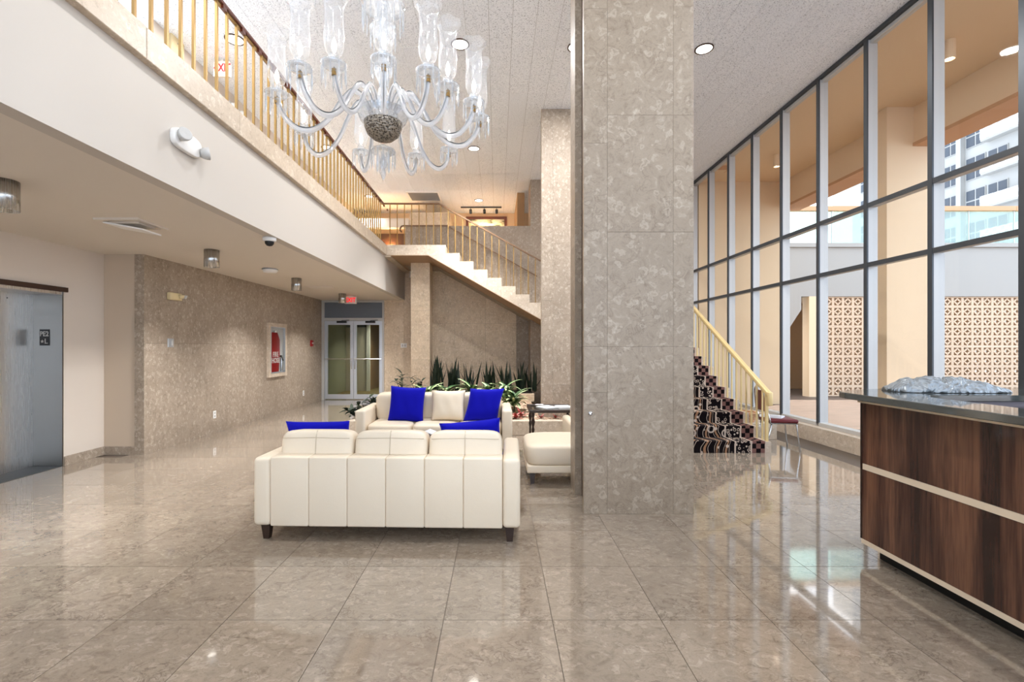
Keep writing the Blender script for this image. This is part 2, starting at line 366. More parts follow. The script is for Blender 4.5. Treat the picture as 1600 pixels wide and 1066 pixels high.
def T(name, label, cat, loc=(0, 0, 0), rz=0, group=None, kind=None):
    o = bpy.data.objects.new(name, None); COL.objects.link(o); o.location = loc; o.rotation_euler = (0, 0, rz); o.empty_display_size = .1
    return tag(o, label, cat, group, kind)
def S(o): o['kind'] = 'structure'; return o
def inst(src, parent=None, loc=(0, 0, 0), rot=(0, 0, 0), scale=(1, 1, 1)):
    o = src.copy(); COL.objects.link(o); o.parent = parent; o.location = loc; o.rotation_euler = rot; o.scale = scale; return o
def copy_tree(src, loc, rz=0, label=None, group=None):
    r = src.copy(); COL.objects.link(r); r.location = loc; r.rotation_euler = (0, 0, rz)
    if label: r['label'] = label
    if group: r['group'] = group
    for c in src.children:
        k = c.copy(); COL.objects.link(k); k.parent = r
        for g in c.children:
            q = g.copy(); COL.objects.link(q); q.parent = k
    return r
def text(name, body, size, m, loc, rot, parent=None, ext=.002, align='CENTER', sx=1):
    cu = bpy.data.curves.new(name, 'FONT'); cu.body = body; cu.size = size; cu.extrude = ext; cu.offset = size*.022; cu.align_x = align; cu.align_y = 'CENTER'
    t = bpy.data.objects.new(name, cu); COL.objects.link(t); bpy.context.view_layer.update()
    me = bpy.data.meshes.new_from_object(t.evaluated_get(bpy.context.evaluated_depsgraph_get()))
    bpy.data.objects.remove(t); me.materials.clear(); me.materials.append(M[m])
    o = bpy.data.objects.new(name, me); COL.objects.link(o); o.location = loc; o.rotation_euler = rot; o.scale = (sx, 1, 1)
    if parent: o.parent = parent
    return o
def area(name, loc, size, power, color=(.97, .98, 1), parent=None, rot=(0, 0, 0), spread=2.0):
    d = bpy.data.lights.new(name, 'AREA'); d.shape = 'DISK'; d.size = size; d.energy = power; d.color = color; d.spread = spread
    o = bpy.data.objects.new(name, d); COL.objects.link(o); o.location = loc; o.rotation_euler = rot
    if parent: o.parent = parent
    return o
def spline(pts, k=6):
    P = [Vector(p) for p in pts]; P = [2*P[0]-P[1]]+P+[2*P[-1]-P[-2]]; out = []
    for i in range(1, len(P)-2):
        for j in range(k):
            t = j/k; a, b, c, d = P[i-1:i+3]
            out.append(.5*((2*b)+(c-a)*t+(2*a-5*b+4*c-d)*t*t+(3*b-a-3*c+d)*t**3))
    out.append(P[-2]); return out

# ================================================================ STRUCTURE
ZC, ZL = 5.72, 2.75                    # high ceiling, ceiling under the balcony
XL, XE, XW = -4.84, -5.40, 5.04        # stone wall, elevator wall, window plane
YB = 12.9                              # back wall
COPB, COPT = 3.537, 3.766              # balcony coping
# ---- floor
fl = S(B('floor', -6.2, 5.02, -6, YB+.1, -.25, -.005, 'grout'))
B('floor_apron', -6.2, 5.0, -6, 1.312, -.004, 0, 'floor', fl)
TW, TD = .594, .617
tile = MB().box(-TW/2+.0018, TW/2-.0018, -TD/2+.0018, TD/2-.0018, -.02, 0).build('tile', 'floor', fl)
first = True
for i in range(-11, 8):
    for j in range(-2, 17):
        xc = .3006+TW*(i+.5); yc = 2.552+TD*(j+.5)
        if xc+TW/2 > 4.95 or xc-TW/2 < -5.95: continue
        if -2.3 < xc < .55 and yc > 8.7: continue
        if 2.0 < xc < 3.5 and yc > 6.9: continue
        if xc > 3.6 and yc > 9.5: continue
        if xc < -5.2 and yc > 6.5: continue
        if .6 < xc < 1.8 and yc > 8.7: continue
        if first: tile.location = (xc, yc, 0); first = False
        else: inst(tile, fl, (xc, yc, 0))
# ---- high ceiling of acoustic panels
ce = S(B('ceiling', -6.2, 5.22, -6, 15.3, ZC+.006, ZC+.5, 'ceilgap'))
B('ceiling_field', -6.2, 5.1, -6, 5.38, ZC, ZC+.01, 'ceil', ce)
pw, pl = .31, 1.22
pan = MB().box(-pw/2+.002, pw/2-.002, -pl/2+.002, pl/2-.002, 0, .02).build('panel', 'ceil', ce)
first = True
for i in range(36):
    for j in range(8):
        x, y = -6.0+pw*(i+.5), 5.38+pl*(j+.5)
        if first: pan.location = (x, y, ZC); first = False
        else: inst(pan, ce, (x, y, ZC))
# ---- balcony: fascia, lower ceiling, upper floor, stone coping
wb = S(B('wall_balcony', -2.67, -2.55, -6, YB, ZL, COPB, 'fascia'))
cop = MB().box(-.18, .18, -.598, .598, 0, COPT-COPB).build('coping_slab', 'coping', wb, .004, 1)
cop.location = (-2.67, 10.52-.6, COPB)
for k in range(1, 8): inst(cop, wb, (-2.67, 10.52-.6-1.2*k, COPB))
B('coping_slab', -2.85, -2.49, -6, .92, COPB, COPT, 'coping', wb)
cl = S(B('ceiling_balcony', -6.2, -2.67, -6, YB, ZL, ZL+.2, 'soffit'))
fu = S(B('floor_upper', -6.2, -2.85, -6, 15.2, 3.35, 3.60, 'soffit'))
B('landing_floor', -2.85, -2.4, 10.53, 15.2, 3.5, 3.75, 'coping', fu)
B('gallery_floor', -2.4, 5.2, 12.75, 15.2, 3.35, 3.6, 'soffit', fu)
# ---- left side walls
we = T('wall_elevator', None, None, kind='structure')
B('plaster', -5.9, XE, 5.81, 6.55, 0, ZL, 'paint', we)
B('plaster_head', -5.9, XE, -6, 5.81, 2.2, ZL, 'paint', we)
B('plaster', -5.9, XE, -6, 4.55, 0, 2.2, 'paint', we)
bs = S(B('baseboard_elevator', XE, XE+.014, 5.82, 6.40, 0, .116, 'wall'))
wn = S(B('wall_nook', XE, -4.97, 6.415, 6.55, 0, ZL, 'niche'))
bn = S(B('baseboard_nook', XE+.014, -4.97, 6.40, 6.415, 0, .116, 'wall'))
wl = S(B('wall_left', -5.1, XL-.02, 6.43, YB, 0, ZL, 'grout'))
B('corner_slab', -4.97, XL, 6.40, 6.43, 0, ZL, 'wall', wl)
ws = .648; nsl = 10
for k in range(nsl):
    y0 = 6.43+ws*k; y1 = min(y0+ws, YB)-.0025
    B('slab', XL-.02, XL, y0, y1, 0, 1.528, 'wall', wl); B('slab', XL-.02, XL, y0, y1, 1.531, ZL, 'wall', wl)
# ---- back wall with the door opening
DX0, DX1 = -4.80, -3.12
wk = S(B('wall_back', DX1, 5.2, YB+.02, YB+.2, 0, 3.5, 'grout'))
for x0 in [DX1+.0, DX1+.55]:
    B('slab', x0, x0+.547, YB-.01, YB+.02, 0, 1.528, 'wallwarm', wk); B('slab', x0, x0+.547, YB-.01, YB+.02, 1.531, 3.5, 'wallwarm', wk)
B('plaster_head', XL-.2, DX1, YB+.02, YB+.2, 2.74, 3.5, 'paint', wk)
wst = S(B('wall_understair', -2.0, 2.2, 12.72, YB, 0, 3.55, 'grout'))
for k in range(5):
    x0 = -2.0+.84*k
    for z0, z1 in ((0, .93), (.933, 2.1), (2.103, 3.53)):
        B('slab', x0, x0+.837, 12.70, 12.72, z0, z1, 'wallwarm' if k < 3 else 'wall', wst)
# ---- stair parapet (stone, cut along the slope of the flight)
def zsof(x): return 3.537-.57*max(0, x+1.556)
wp = T('wall_parapet', None, None, kind='structure')
xs = [-2.34, -1.556, -.72, .06, .846]
for a, b in zip(xs, xs[1:]):
    MB().prism([(a+.001, zsof(a)-.02), (b-.001, zsof(b)-.02), (b-.001, 4.54), (a+.001, 4.54)], 'y', 11.88, 12.7).build('slab', 'wall', wp)
B('pier', .846, 1.85, 11.88, 12.7, 0, ZC, 'wall', wp)
B('mid_wall', 1.85, 5.2, 12.3, 12.7, 0, ZC, 'paint', wp)
# ---- upper storey beyond
wu = T('wall_upper', None, None, kind='structure')
B('side_wall', -4.75, -4.45, 6.05, 15.0, 3.6, ZC, 'paint', wu)
B('end_wall', -6.2, 5.2, 14.9, 15.1, 3.6, ZC, 'ext', wu)
B('stone_core', -2.53, -1.39, 13.5, 14.9, 3.6, 5.35, 'wallwarm', wu)
B('bulkhead', -4.45, -2.53, 13.3, 13.5, 4.86, 5.12, 'paint', wu)
B('dark_panel', -4.45, -2.53, 14.2, 14.3, 3.6, 4.9, 'darkwood', wu)
B('return_wall', .55, .75, 12.9, 14.9, 3.6, ZC, 'darkin', wu)
# ---- unseen rear side of the lobby, shaped as full glazing to add daylight
wr = T('wall_rear', None, None, kind='structure')
for x0, x1 in ((-6.2, -5.7), (-2.75, -2.5), (.9, 1.15), (4.8, 5.2)): B('pier', x0, x1, -6.1, -5.9, 0, ZC, 'paint', wr)
for i, (x0, x1) in enumerate(((-5.7, -2.75), (-2.5, .9), (1.15, 4.8))): B('glass_pane', x0, x1, -6.02, -6.0, 0, ZC, 'pane', wr)
# ---- window wall, bay by bay
sill = S(T('trim_1', None, None, kind='structure'))
for k in range(-8, 9):
    y0, y1 = 4.49+.955*k+.03, min(4.49+.955*(k+1)+.03, 12.3)
    if y0 < 4.3 or k % 1 == 0: B('sill_stone', 4.91, 5.16, y0, y1-.003, 0, .235, 'coping', sill)
ZA, ZB = 3.41, 2.60
wn_no = 0
proto = None
for k in range(-11, 9):
    y = 4.49+.955*k; y1 = min(y+.955, 12.3); wn_no += 1
    if y1-y < .1: continue
    w = T('window_%d' % wn_no, None, None, loc=(XW, y, 0), kind='structure'); L = y1-y
    B('mullion_cap', 0, .02, -.03, .03, .27, ZC, 'cap', w)
    B('mullion', .02, .15, -.026, .026, .24, ZC, 'frame', w)
    for z in (ZB, ZA):
        B('rail_cap', .005, .025, .03, L-.03, z-.03, z+.03, 'cap', w); B('rail', .025, .13, .026, L-.026, z-.024, z+.024, 'frame', w)
    B('head_rail', .0, .13, .026, L-.026, ZC-.05, ZC, 'cap', w)
    B('head_bead', .05, .12, .026, L-.026, ZC-.10, ZC-.05, 'frame', w)
    B('bottom_rail', .0, .14, .026, L-.026, .236, .29, 'frame', w)
    for z0, z1 in ((.29, ZB-.024), (ZB+.024, ZA-.024), (ZA+.024, ZC-.1)):
        B('glass_pane', .078, .084, .02, L-.02, z0, z1, 'pane', w)
# ---- double door with louvred transom, corridor behind
d1 = T('door_1', None, None, loc=(0, YB, 0), kind='structure')
B('jamb', DX0-.04, DX0+.03, -.03, .1, 0, 2.74, 'frame', d1); B('jamb', DX1-.05, DX1, -.03, .1, 0, 2.74, 'frame', d1)
B('head', DX0+.03, DX1-.05, -.03, .1, 2.18, 2.26, 'frame', d1); B('head', DX0+.03, DX1-.05, -.03, .1, 2.69, 2.74, 'frame', d1)
tb = B('transom_panel', DX0+.03, DX1-.05, .03, .05, 2.26, 2.69, 'grille', d1)
for k in range(14): B('louvre_slat', DX0+.03, DX1-.05, .005, .03, 2.27+.03*k, 2.288+.03*k, 'grille', tb)
mid = (DX0+.03+DX1-.05)/2
for s, (a, b) in ((1, (DX0+.035, mid-.004)), (-1, (mid+.004, DX1-.055))):
    lf = T('door_leaf', None, None, loc=(0, 0, 0)); lf.parent = d1
    B('stile', a, a+.085, 0, .045, .02, 2.175, 'alu', lf); B('stile', b-.085, b, 0, .045, .02, 2.175, 'alu', lf)
    B('top_rail', a+.085, b-.085, 0, .045, 2.07, 2.175, 'alu', lf); B('bottom_rail', a+.085, b-.085, 0, .045, .02, .15, 'alu', lf)
    B('glass_pane', a+.085, b-.085, .02, .026, .15, 2.07, 'doorglass', lf)
    MB().tube([(a+.02, -.05, 1.13), (b-.02, -.05, 1.13)], .014).build('push_bar', 'steel', lf)
    MB().tube([(a+.04, -.05, 1.13), (a+.04, 0, 1.13)], .012).box(b-.06, b-.04, -.05, 0, 1.12, 1.14).build('bar_bracket', 'steel', lf)
    xh = b-.04 if s > 0 else a+.04
    MB().tube([(xh, -.04, .85), (xh, -.04, 1.08)], .01).build('pull_handle', 'chrome', lf)
    xc_ = a+.35 if s > 0 else b-.45
    B('door_closer', xc_, xc_+.26, -.07, -.005, 2.12, 2.175, 'black', lf)
    MB().bar((xc_+.13, -.04, 2.185), (xc_+.34, -.05, 2.20), .02, .015).build('closer_arm', 'cap', lf)
wc = T('wall_corridor', None, None, kind='structure')
B('left_wall', -5.2, -5.0, YB+.2, 18, 0, 2.8, 'corr', wc); B('right_wall', -2.9, -2.7, YB+.2, 18, 0, 2.8, 'corr', wc)
B('end_wall', -5.0, -2.9, 17.9, 18, 0, 2.8, 'corr', wc); B('lid', -5.0, -2.9, YB+.2, 18, 2.7, 2.8, 'corr', wc)
B('carpet_floor', -5.0, -2.9, YB+.1, 18, -.05, 0, 'corrfloor', wc)
B('chair_rail', -2.93, -2.9, YB+.2, 18, .95, 1.02, 'white', wc); B('skirting', -2.93, -2.9, YB+.2, 18, 0, .14, 'white', wc)
B('closet_door', -4.99, -4.3, 15.4, 15.45, 0, 2.1, 'paint', wc); B('closet_side', -4.35, -4.3, 15.45, 17.9, 0, 2.7, 'darkin', wc)
B('door_casing', -4.3, -4.2, 15.36, 15.46, 0, 2.2, 'white', wc)
area('corridor_light', (-3.5, 15.0, 2.66), .3, 14, (1, .95, .8))
# ---- exterior
ef = S(B('floor_terrace', 5.2, 26, -8, 17, -.3, -.02, 'deck'))
es = S(B('ceiling_terrace', 5.22, 7.9, -6, 12.3, ZC+.02, ZC+.5, 'ext'))
eb = S(B('trim_2', 7.4, 7.9, -6, 12.3, 5.1, ZC+.02, 'extcol'))
B('drip_edge', 7.38, 7.92, -6, 12.3, 5.04, 5.1, 'deckwood', eb)
ew = S(B('wall_terrace_end', 5.22, 7.57, 12.1, 12.3, -.02, ZC+.02, 'ext'))
tw = T('wall_terrace', None, None, loc=(0, 13.8, 0), kind='structure')
B('parapet', 7.57, 22, 0, .3, 2.95, 4.45, 'extwhite', tw)
B('slab_edge', 7.57, 22, -.06, .3, 4.40, 4.52, 'extwhite', tw)
B('left_pier', 7.0, 8.65, 0, .3, -.02, 2.05, 'ext', tw)
B('left_pier_top', 7.0, 8.98, 0, .3, 2.56, 2.95, 'extwhite', tw)
MB().prism([(7.0, 2.05), (8.65, 2.05), (8.98, 2.56), (7.0, 2.56)], 'y', 0, .3).build('haunch', 'extwhite', tw)
B('jamb_pier', 9.21, 9.66, 0, .3, -.02, 2.95, 'extcol', tw)
B('passage_wall', 8.0, 16.5, 2.6, 2.8, -.02, 3.2, 'darkin', tw); B('passage_lid', 7.5, 22, .3, 2.8, 2.95, 3.2, 'ext', tw)
bk = .2952
def sq(r): return [(r, 0), (r, r), (0, r), (-r, r), (-r, 0), (-r, -r), (0, -r), (r, -r)]
blk = MB().ring(sq(bk/2-.0015), sq(.112), 'y', 0, .1)
d = .114; st = [(.075, 0), (.026, .026), (0, .075), (-.026, .026), (-.075, 0), (-.026, -.026), (0, -.075), (.026, -.026)]
blk.ring([(d, 0), (d/2, d/2), (0, d), (-d/2, d/2), (-d, 0), (-d/2, -d/2), (0, -d), (d/2, -d/2)], st, 'y', .005, .095)
blk = blk.build('breeze_block', 'block', tw); first = True
for i in range(21):
    for j in range(10):
        x, z = 9.66+bk*(i+.5), -.005+bk*(j+.5)
        if first: blk.location = (x, .05, z); first = False
        else: inst(blk, tw, (x, .05, z))
B('right_pier', 9.66+bk*21, 22, 0, .3, -.02, 2.95, 'extcol', tw)
# ================================================================ OBJECTS
# ---- stone columns
def column(label, x0, x1, y0, depth, joints_x, joints_z, slot=True, knob=False, m='col', top=ZC):
    t = T('stone_column', label, 'column', ((x0+x1)/2, y0, 0), group='square stone columns')
    ox = (x0+x1)/2; th = .04
    B('core', x0+.075-ox, x1-.075-ox, th, depth, 0, top, 'brown', t)
    ex = [x0]+joints_x+[x1]
    for i in range(len(ex)-1):
        zz = [0]+joints_z[i]+[top]
        for a, b in zip(zz, zz[1:]): B('slab', ex[i]-ox+.001, ex[i+1]-ox-.001, 0, th+.02, a+.001, b-.001, m, t)
    if slot:
        for a, b in zip([0, 1.49, 2.51, 3.6, 4.7], [1.49, 2.51, 3.6, 4.7, top]): B('rear_slab', x0+.012-ox, x1-ox, .54, depth+.3, a+.001, b-.001, m, t)
    else: B('side_slab', x0-ox+.02, x0-ox+.075, th, depth, 0, top, m, t)
    if knob:
        k = MB().lathe([(.016, 0), (.018, .012), (.010, .016), (.008, .02)], 12).build('key_cylinder', 'chrome', t); k.rotation_euler = (PI/2, 0, 0)
        k.location = (PX(922, 4.156)-ox, 0, PZ(646, 4.156))
    return t
column('tall stone column nearest the viewer, beside the cream sofa', .769, 1.748, 4.156, .52, [PX(949, 4.156), PX(1052, 4.156)],
       [[1.08, 1.49, 3.3, 4.5], [1.49, 2.51, 3.55, 4.58], [1.49, 2.51, 3.55, 4.58]], True, True)
column('stone column behind the side table, second from the viewer', .787, 1.75, 8.33, .34, [PX(864, 8.33)], [[1.0, 2.3, 3.6, 4.7], [.8, 2.05, 3.3, 4.5]], False, m='wall')
t = T('stone_pillar', 'short stone pillar holding up the stair landing behind the blue pillow', 'pillar', (-1.884, 11.44, 0))
B('core', -.21, .21, .02, .45, 0, COPB-.012, 'grout', t)
for a, b in ((0, 1.15), (1.153, 2.35), (2.353, COPB-.012)):
    B('slab', -.232, .232, 0, .02, a, b, 'wallwarm', t); B('slab', .21, .232, .021, .45, a, b, 'wallwarm', t); B('slab', -.232, -.21, .021, .45, a, b, 'wallwarm', t)
# ---- upper flight and landing
TR, RS, XS = .3156, .186, -1.167
st = T('stone_staircase', 'stone staircase with flight descending to the right from the balcony landing', 'staircase', (0, 10.52, 0))
B('landing', -2.49, XS, 0, 1.355, COPB, COPT, 'coping', st)
MB().prism([(-1.556, COPB-.001), (XS, COPB-.001), (XS, zsof(XS))], 'y', 0, 1.355).build('landing_haunch', 'coping', st)
for k in range(8):
    xa, xb = XS+TR*k, XS+TR*(k+1); zt = COPT-RS*(k+1)
    MB().prism([(xa+.001, zsof(xa)), (xb+.0, zsof(xb)), (xb+.0, zt), (xa+.001, zt)], 'y', 0, 1.355).build('step', 'coping', st)
xe = XS+TR*8
MB().prism([(-2.5, COPB), (-1.556, COPB), (xe, zsof(xe)), (xe, zsof(xe)-.012), (-1.558, COPB-.012), (-2.5, COPB-.012)], 'y', 0, 2.17).build('soffit', 'stairsoffit', st)
# ---- lower carpeted flight with mid landing
Y0, TR2, RS2 = 6.53, .29, .1627
lf = T('carpeted_staircase', 'lower stair flight with black patterned carpet right of the big column', 'staircase', (0, Y0, 0))
for k in range(13):
    B('stone_step', 1.80, 3.83, TR2*k, TR2*13, RS2*k, RS2*(k+1)-.012, 'coping', lf)
    c = MB().box(1.82, 3.75, TR2*k-.018, TR2*(k+1)+.0, RS2*(k+1)-.035, RS2*(k+1)).box(1.82, 3.75, TR2*k-.01, TR2*k+.0, RS2*k, RS2*(k+1)-.03)
    c.build('carpet_tread', 'carpet', lf)
B('mid_landing', 1.40, 3.86, TR2*13, 12.25-Y0, 0, RS2*14, 'coping', lf)
# ---- railings
def railing(label, name='brass_railing'): return T(name, label, 'railing')
rb = railing('brass balcony railing with red brown handrail along the upper gallery edge', 'balcony_railing')
bal = MB().box(-.011, .011, -.011, .011, 0, .935).build('baluster', 'brass', rb)
for k in range(-9, 44):
    y = 3.344+.164*k
    if k == -9: bal.location = (-2.60, y, COPT)
    elif y < 10.5: inst(bal, rb, (-2.60, y, COPT))
hr = MB().box(-2.635, -2.565, 1.2, 10.6, 4.702, 4.735).build('handrail', 'rail', rb, .006, 2)
B('rail_strip', -2.612, -2.588, 1.2, 10.6, 4.690, 4.702, 'brass', rb)
for k in range(24): B('rail_bracket', -2.592, -2.567, 3.426+.328*k-.03, 3.426+.328*k+.03, 4.665, 4.702, 'rail', rb)
rs = railing('brass stair railing on the near side of the upper flight', 'stair_railing')
YR = 10.6
def zrail(x): return 4.715-.5615*max(0, x-(-1.33))
def zstep(x):
    if x < XS: return COPT
    return COPT-RS*(int((x-XS)/TR)+1)
x = -2.60+.165
while x < 1.3:
    B('baluster', x-.009, x+.009, YR-.009, YR+.009, zstep(x), zrail(x)-.01, 'brass', rs); x += .165
MB().prism([(-2.63, 4.70), (-1.33, 4.70), (1.34, zrail(1.34)-.015), (1.34, zrail(1.34)+.017), (-1.325, 4.732), (-2.63, 4.732)], 'y', YR-.022, YR+.022).build('handrail', 'bronze', rs)
rf = railing('slim brass railing with dark handrail in front of the stone parapet', 'parapet_railing'); YF = 11.78
def zr2(x): return 4.52-.5615*max(0, x-(-1.27))
MB().prism([(-2.36, 4.505), (-1.27, 4.505), (1.0, zr2(1.0)-.015), (1.0, zr2(1.0)+.015), (-1.265, 4.535), (-2.36, 4.535)], 'y', YF-.02, YF+.02).build('handrail', 'bronze', rf)
x = -2.34
while x < .95:
    B('baluster', x-.005, x+.005, YF-.005, YF+.005, zstep(x), zr2(x)-.01, 'brass', rf); x += .157
MB().tube(spline([(-2.36, YF, 4.52), (-2.42, YF, 4.50), (-2.45, YF, 4.42), (-2.41, YF, 4.36)], 5), .02, 8).build('scroll_end', 'bronze', rf)
rl = railing('gold stair railing with round newel end beside the carpeted steps', 'lower_stair_railing'); XR = 3.785
def zlow(y): return .80+(RS2/TR2)*(y-Y0)
k = 0; y = Y0+.14
while y < 10.2:
    st_i = int((y-Y0)/TR2)
    B('baluster', XR-.010, XR+.010, y-.010, y+.010, RS2*(st_i+1)-.012, zlow(y)+.0, 'brass' if 0 else 'gold', rl); y += TR2/2
pth = [(XR, Y0-.02, .66), (XR, Y0-.02, .80)]
MB().prism([(Y0-.03, .78), (10.2, zlow(10.2)+.0), (10.2, zlow(10.2)+.062), (Y0-.03, .852)], 'x', XR-.032, XR+.032).build('handrail', 'gold', rl, .010, 2, True)
MB().box(XR-.032, XR+.032, Y0-.07, Y0-.025, .66, .852).build('rail_end', 'gold', rl, .012, 2, True)
B('newel_post', XR-.018, XR+.018, Y0+.02, Y0+.056, RS2-.012, .82, 'gold', rl)
# ---- sofas
def tapered_leg(p, x, y, h=.115, a=.034, b=.022, m='darkwood'):
    k = MB(); k.v = [(x+sx*b, y+sy*b, 0) for sx, sy in ((-1, -1), (1, -1), (1, 1), (-1, 1))]+[(x+sx*a, y+sy*a, h) for sx, sy in ((-1, -1), (1, -1), (1, 1), (-1, 1))]
    k.f = [(3, 2, 1, 0), (4, 5, 6, 7)]+[(i, (i+1) % 4, 4+(i+1) % 4, 4+i) for i in range(4)]
    return k.build('leg', m, p)
def cushion(name, m, parent, w, d, h, loc, rot=(0, 0, 0), p=5, n=14, crown=.0):
    """soft block: superellipsoid surface"""
    k = MB(); q = MB()
    def se(a, e): c = math.cos(a); return math.copysign(abs(c)**e, c)
    nu, nv = 36, 14; e1, e2 = .32, .32
    for i in range(nv+1):
        ph = -PI/2+PI*i/nv
        for j in range(nu):
            th = 2*PI*j/nu
            cx_ = math.copysign(abs(math.cos(ph))**e1, math.cos(ph)); sz = math.copysign(abs(math.sin(ph))**e1, math.sin(ph))
            ct = math.copysign(abs(math.cos(th))**e2, math.cos(th)); sn = math.copysign(abs(math.sin(th))**e2, math.sin(th))
            x, y, z = cx_*ct, cx_*sn, sz
            bulge = 1+crown*(1-x*x)*(1-y*y)
            k.v.append((x*w/2, y*d/2, z*h/2*bulge))
    for i in range(nv):
        for j in range(nu):
            k.f.append((i*nu+j, i*nu+(j+1) % nu, (i+1)*nu+(j+1) % nu, (i+1)*nu+j))
    o = k.build(name, m, parent, smooth=True); o.location = loc; o.rotation_euler = rot
    bm = bmesh.new(); bm.from_mesh(o.data); bmesh.ops.remove_doubles(bm, verts=bm.verts, dist=1e-5); bm.to_mesh(o.data); bm.free()
    return o
def sofa(label, loc, rz, W_=2.05, D=.87):
    t = T('leather_sofa', label, 'sofa', loc, rz, 'cream leather sofas')
    hw = W_/2; aw = .135; yb = -D/2
    for s in (-1, 1):
        B('arm', *(sorted((s*hw, s*(hw-aw)))), yb+.0, D/2, .115, .640, 'leather', t, .034, 4, True)
    n6 = 6; pwid = (W_-2*aw)/n6
    B('back_core', -hw+aw, hw-aw, yb+.03, yb+.15, .12, .632, 'seam', t)
    for i in range(n6):
        x0 = -hw+aw+pwid*i
        MB().box(x0-.0, x0+pwid-.0, yb, yb+.17, .115, .645).build('back_panel', 'leather', t, .012, 3, True)
    B('seat_base', -hw+aw, hw-aw, yb+.17, D/2-.02, .115, .27, 'leather', t, .015, 2, True)
    cw = (W_-2*aw)/3
    for i in range(3):
        xc = -hw+aw+cw*(i+.5)
        cushion('seat_cushion', 'leather', t, cw-.006, D-.2, .18, (xc, .09, .355), crown=.12)
        b = cushion('back_cushion', 'leather', t, cw-.008, .215, .40, (xc, yb+.235, .615), (-.13, 0, 0), crown=0)
        MB().tube([(0, -.1085, -.18), (0, -.1095, 0), (0, -.108, .15), (0, -.085, .195)], .0035, 6).build('seam', 'seam', b)
        MB().tube([(-cw/2+.03, -.103, .135), (0, -.1055, .14), (cw/2-.03, -.103, .135)], .0035, 6).build('piping', 'seam', b)
    for x in (-hw+.08, hw-.08):
        for y in (yb+.07, D/2-.07): tapered_leg(t, x, y, .118)
    return t
sofa('cream leather sofa seen from behind with two blue pillows showing over its back', (-.838, 3.985, 0), -.03)
sofa('cream leather sofa facing the viewer in front of the planter', (-.845, 6.62, 0), PI, 2.09, .87)
def pillow(label, m, w, h, th, loc, rot, name='throw_pillow', skew=0.0):
    k = MB(); n = 16
    for side in (1, -1):
        for i in range(n+1):
            for j in range(n+1):
                u, v = -1+2*i/n, -1+2*j/n
                pin = 1-.07*(1-u*u)*abs(v)**3-0; pin2 = 1-.07*(1-v*v)*abs(u)**3
                zz = th/2*((1-u**4)*(1-v**4))**.5+.004*(math.sin(9*u+3*v)*(1-u*u)*(1-v*v))
                k.v.append((u*w/2*pin2+skew*v, side*zz, v*h/2*pin))
    m1 = (n+1)**2
    for s in (0, 1):
        for i in range(n):
            for j in range(n):
                a = s*m1+i*(n+1)+j; q = (a, a+1, a+n+2, a+n+1); k.f.append(q if s else q[::-1])
    o = k.build(name, m, None, smooth=True)
    bm = bmesh.new(); bm.from_mesh(o.data); bmesh.ops.remove_doubles(bm, verts=bm.verts, dist=1e-5); bm.to_mesh(o.data); bm.free()
    o.location = loc; o.rotation_euler = rot
    return tag(o, label, 'pillow', 'throw pillows on the sofas')
pillow('blue velvet pillow at the left end of the sofa seen from behind', 'blue', .55, .40, .15, (-1.575, 4.15, .648), (.3, 0, .05))
pillow('blue velvet pillow at the right end of the sofa seen from behind', 'blue', .54, .40, .15, (-.225, 4.17, .650), (.3, -.10, -.04))
pillow('square blue velvet pillow at the left of the facing sofa', 'blue', .50, .50, .16, (-1.27, 6.57, .675), (-.22, .05, .0))
pillow('cream leather pillow between two blue pillows on the facing sofa', 'leather', .48, .44, .16, (-.69, 6.57, .655), (-.22, 0, 0))
pillow('slanted blue velvet pillow at the right of the facing sofa', 'blue', .48, .47, .16, (-.19, 6.56, .665), (-.22, .0, 0), skew=.05)
# ---- coffee table and booklet
t = T('coffee_table', 'low glass topped coffee table between the two sofas', 'table', (-.80, 5.25, 0))
B('glass_top', -.62, .62, -.36, .36, .425, .437, 'tableglass', t)
for sx in (-1, 1):
    B('top_frame', sx*.62-.02, sx*.62+.02, -.38, .38, .395, .437, 'darkwood', t)
    B('top_frame', -.6, .6, sx*.37-.015, sx*.37+.015, .395, .437, 'darkwood', t)
    for sy in (-1, 1): B('leg', sx*.61-.022, sx*.61+.022, sy*.36-.022, sy*.36+.022, 0, .395, 'darkwood', t)
o = MB().prism([(-.16, 0), (0, .07), (.16, .01), (.15, .005), (0, .06), (-.15, -.0)], 'y', -.11, .11).build('booklet', 'paper'); o.location = (-.80, 5.45, .4385)
tag(o, 'open pale booklet standing tented on the coffee table', 'booklet')
# ---- ottoman and the chair behind it
t = T('ottoman', 'cream leather ottoman with dark tapered legs beside the big column', 'ottoman', (.76, 5.42, 0))
B('base', -.44, .44, -.40, .40, .125, .205, 'leather', t, .012, 3, True)
cushion('cushion', 'leather', t, .90, .82, .24, (0, 0, .31), crown=.30)
for x in (-.38, .38):
    for y in (-.34, .34): tapered_leg(t, x, y, .13, .03, .02)
t = T('lounge_chair', 'cream leather lounge chair mostly hidden behind the big column', 'chair', (1.35, 6.24, 0))
B('seat', -.32, .32, -.38, .38, .12, .40, 'leather', t, .04, 3, True); B('arm', -.43, -.32, -.38, .40, .12, .52, 'leather', t, .04, 3, True)
B('arm', .32, .43, -.38, .40, .12, .52, 'leather', t, .04, 3, True); B('backrest', -.32, .32, .24, .42, .40, .80, 'leather', t, .05, 3, True)
for x in (-.34, .34):
    for y in (-.3, .3): tapered_leg(t, x, y, .12, .03, .02)
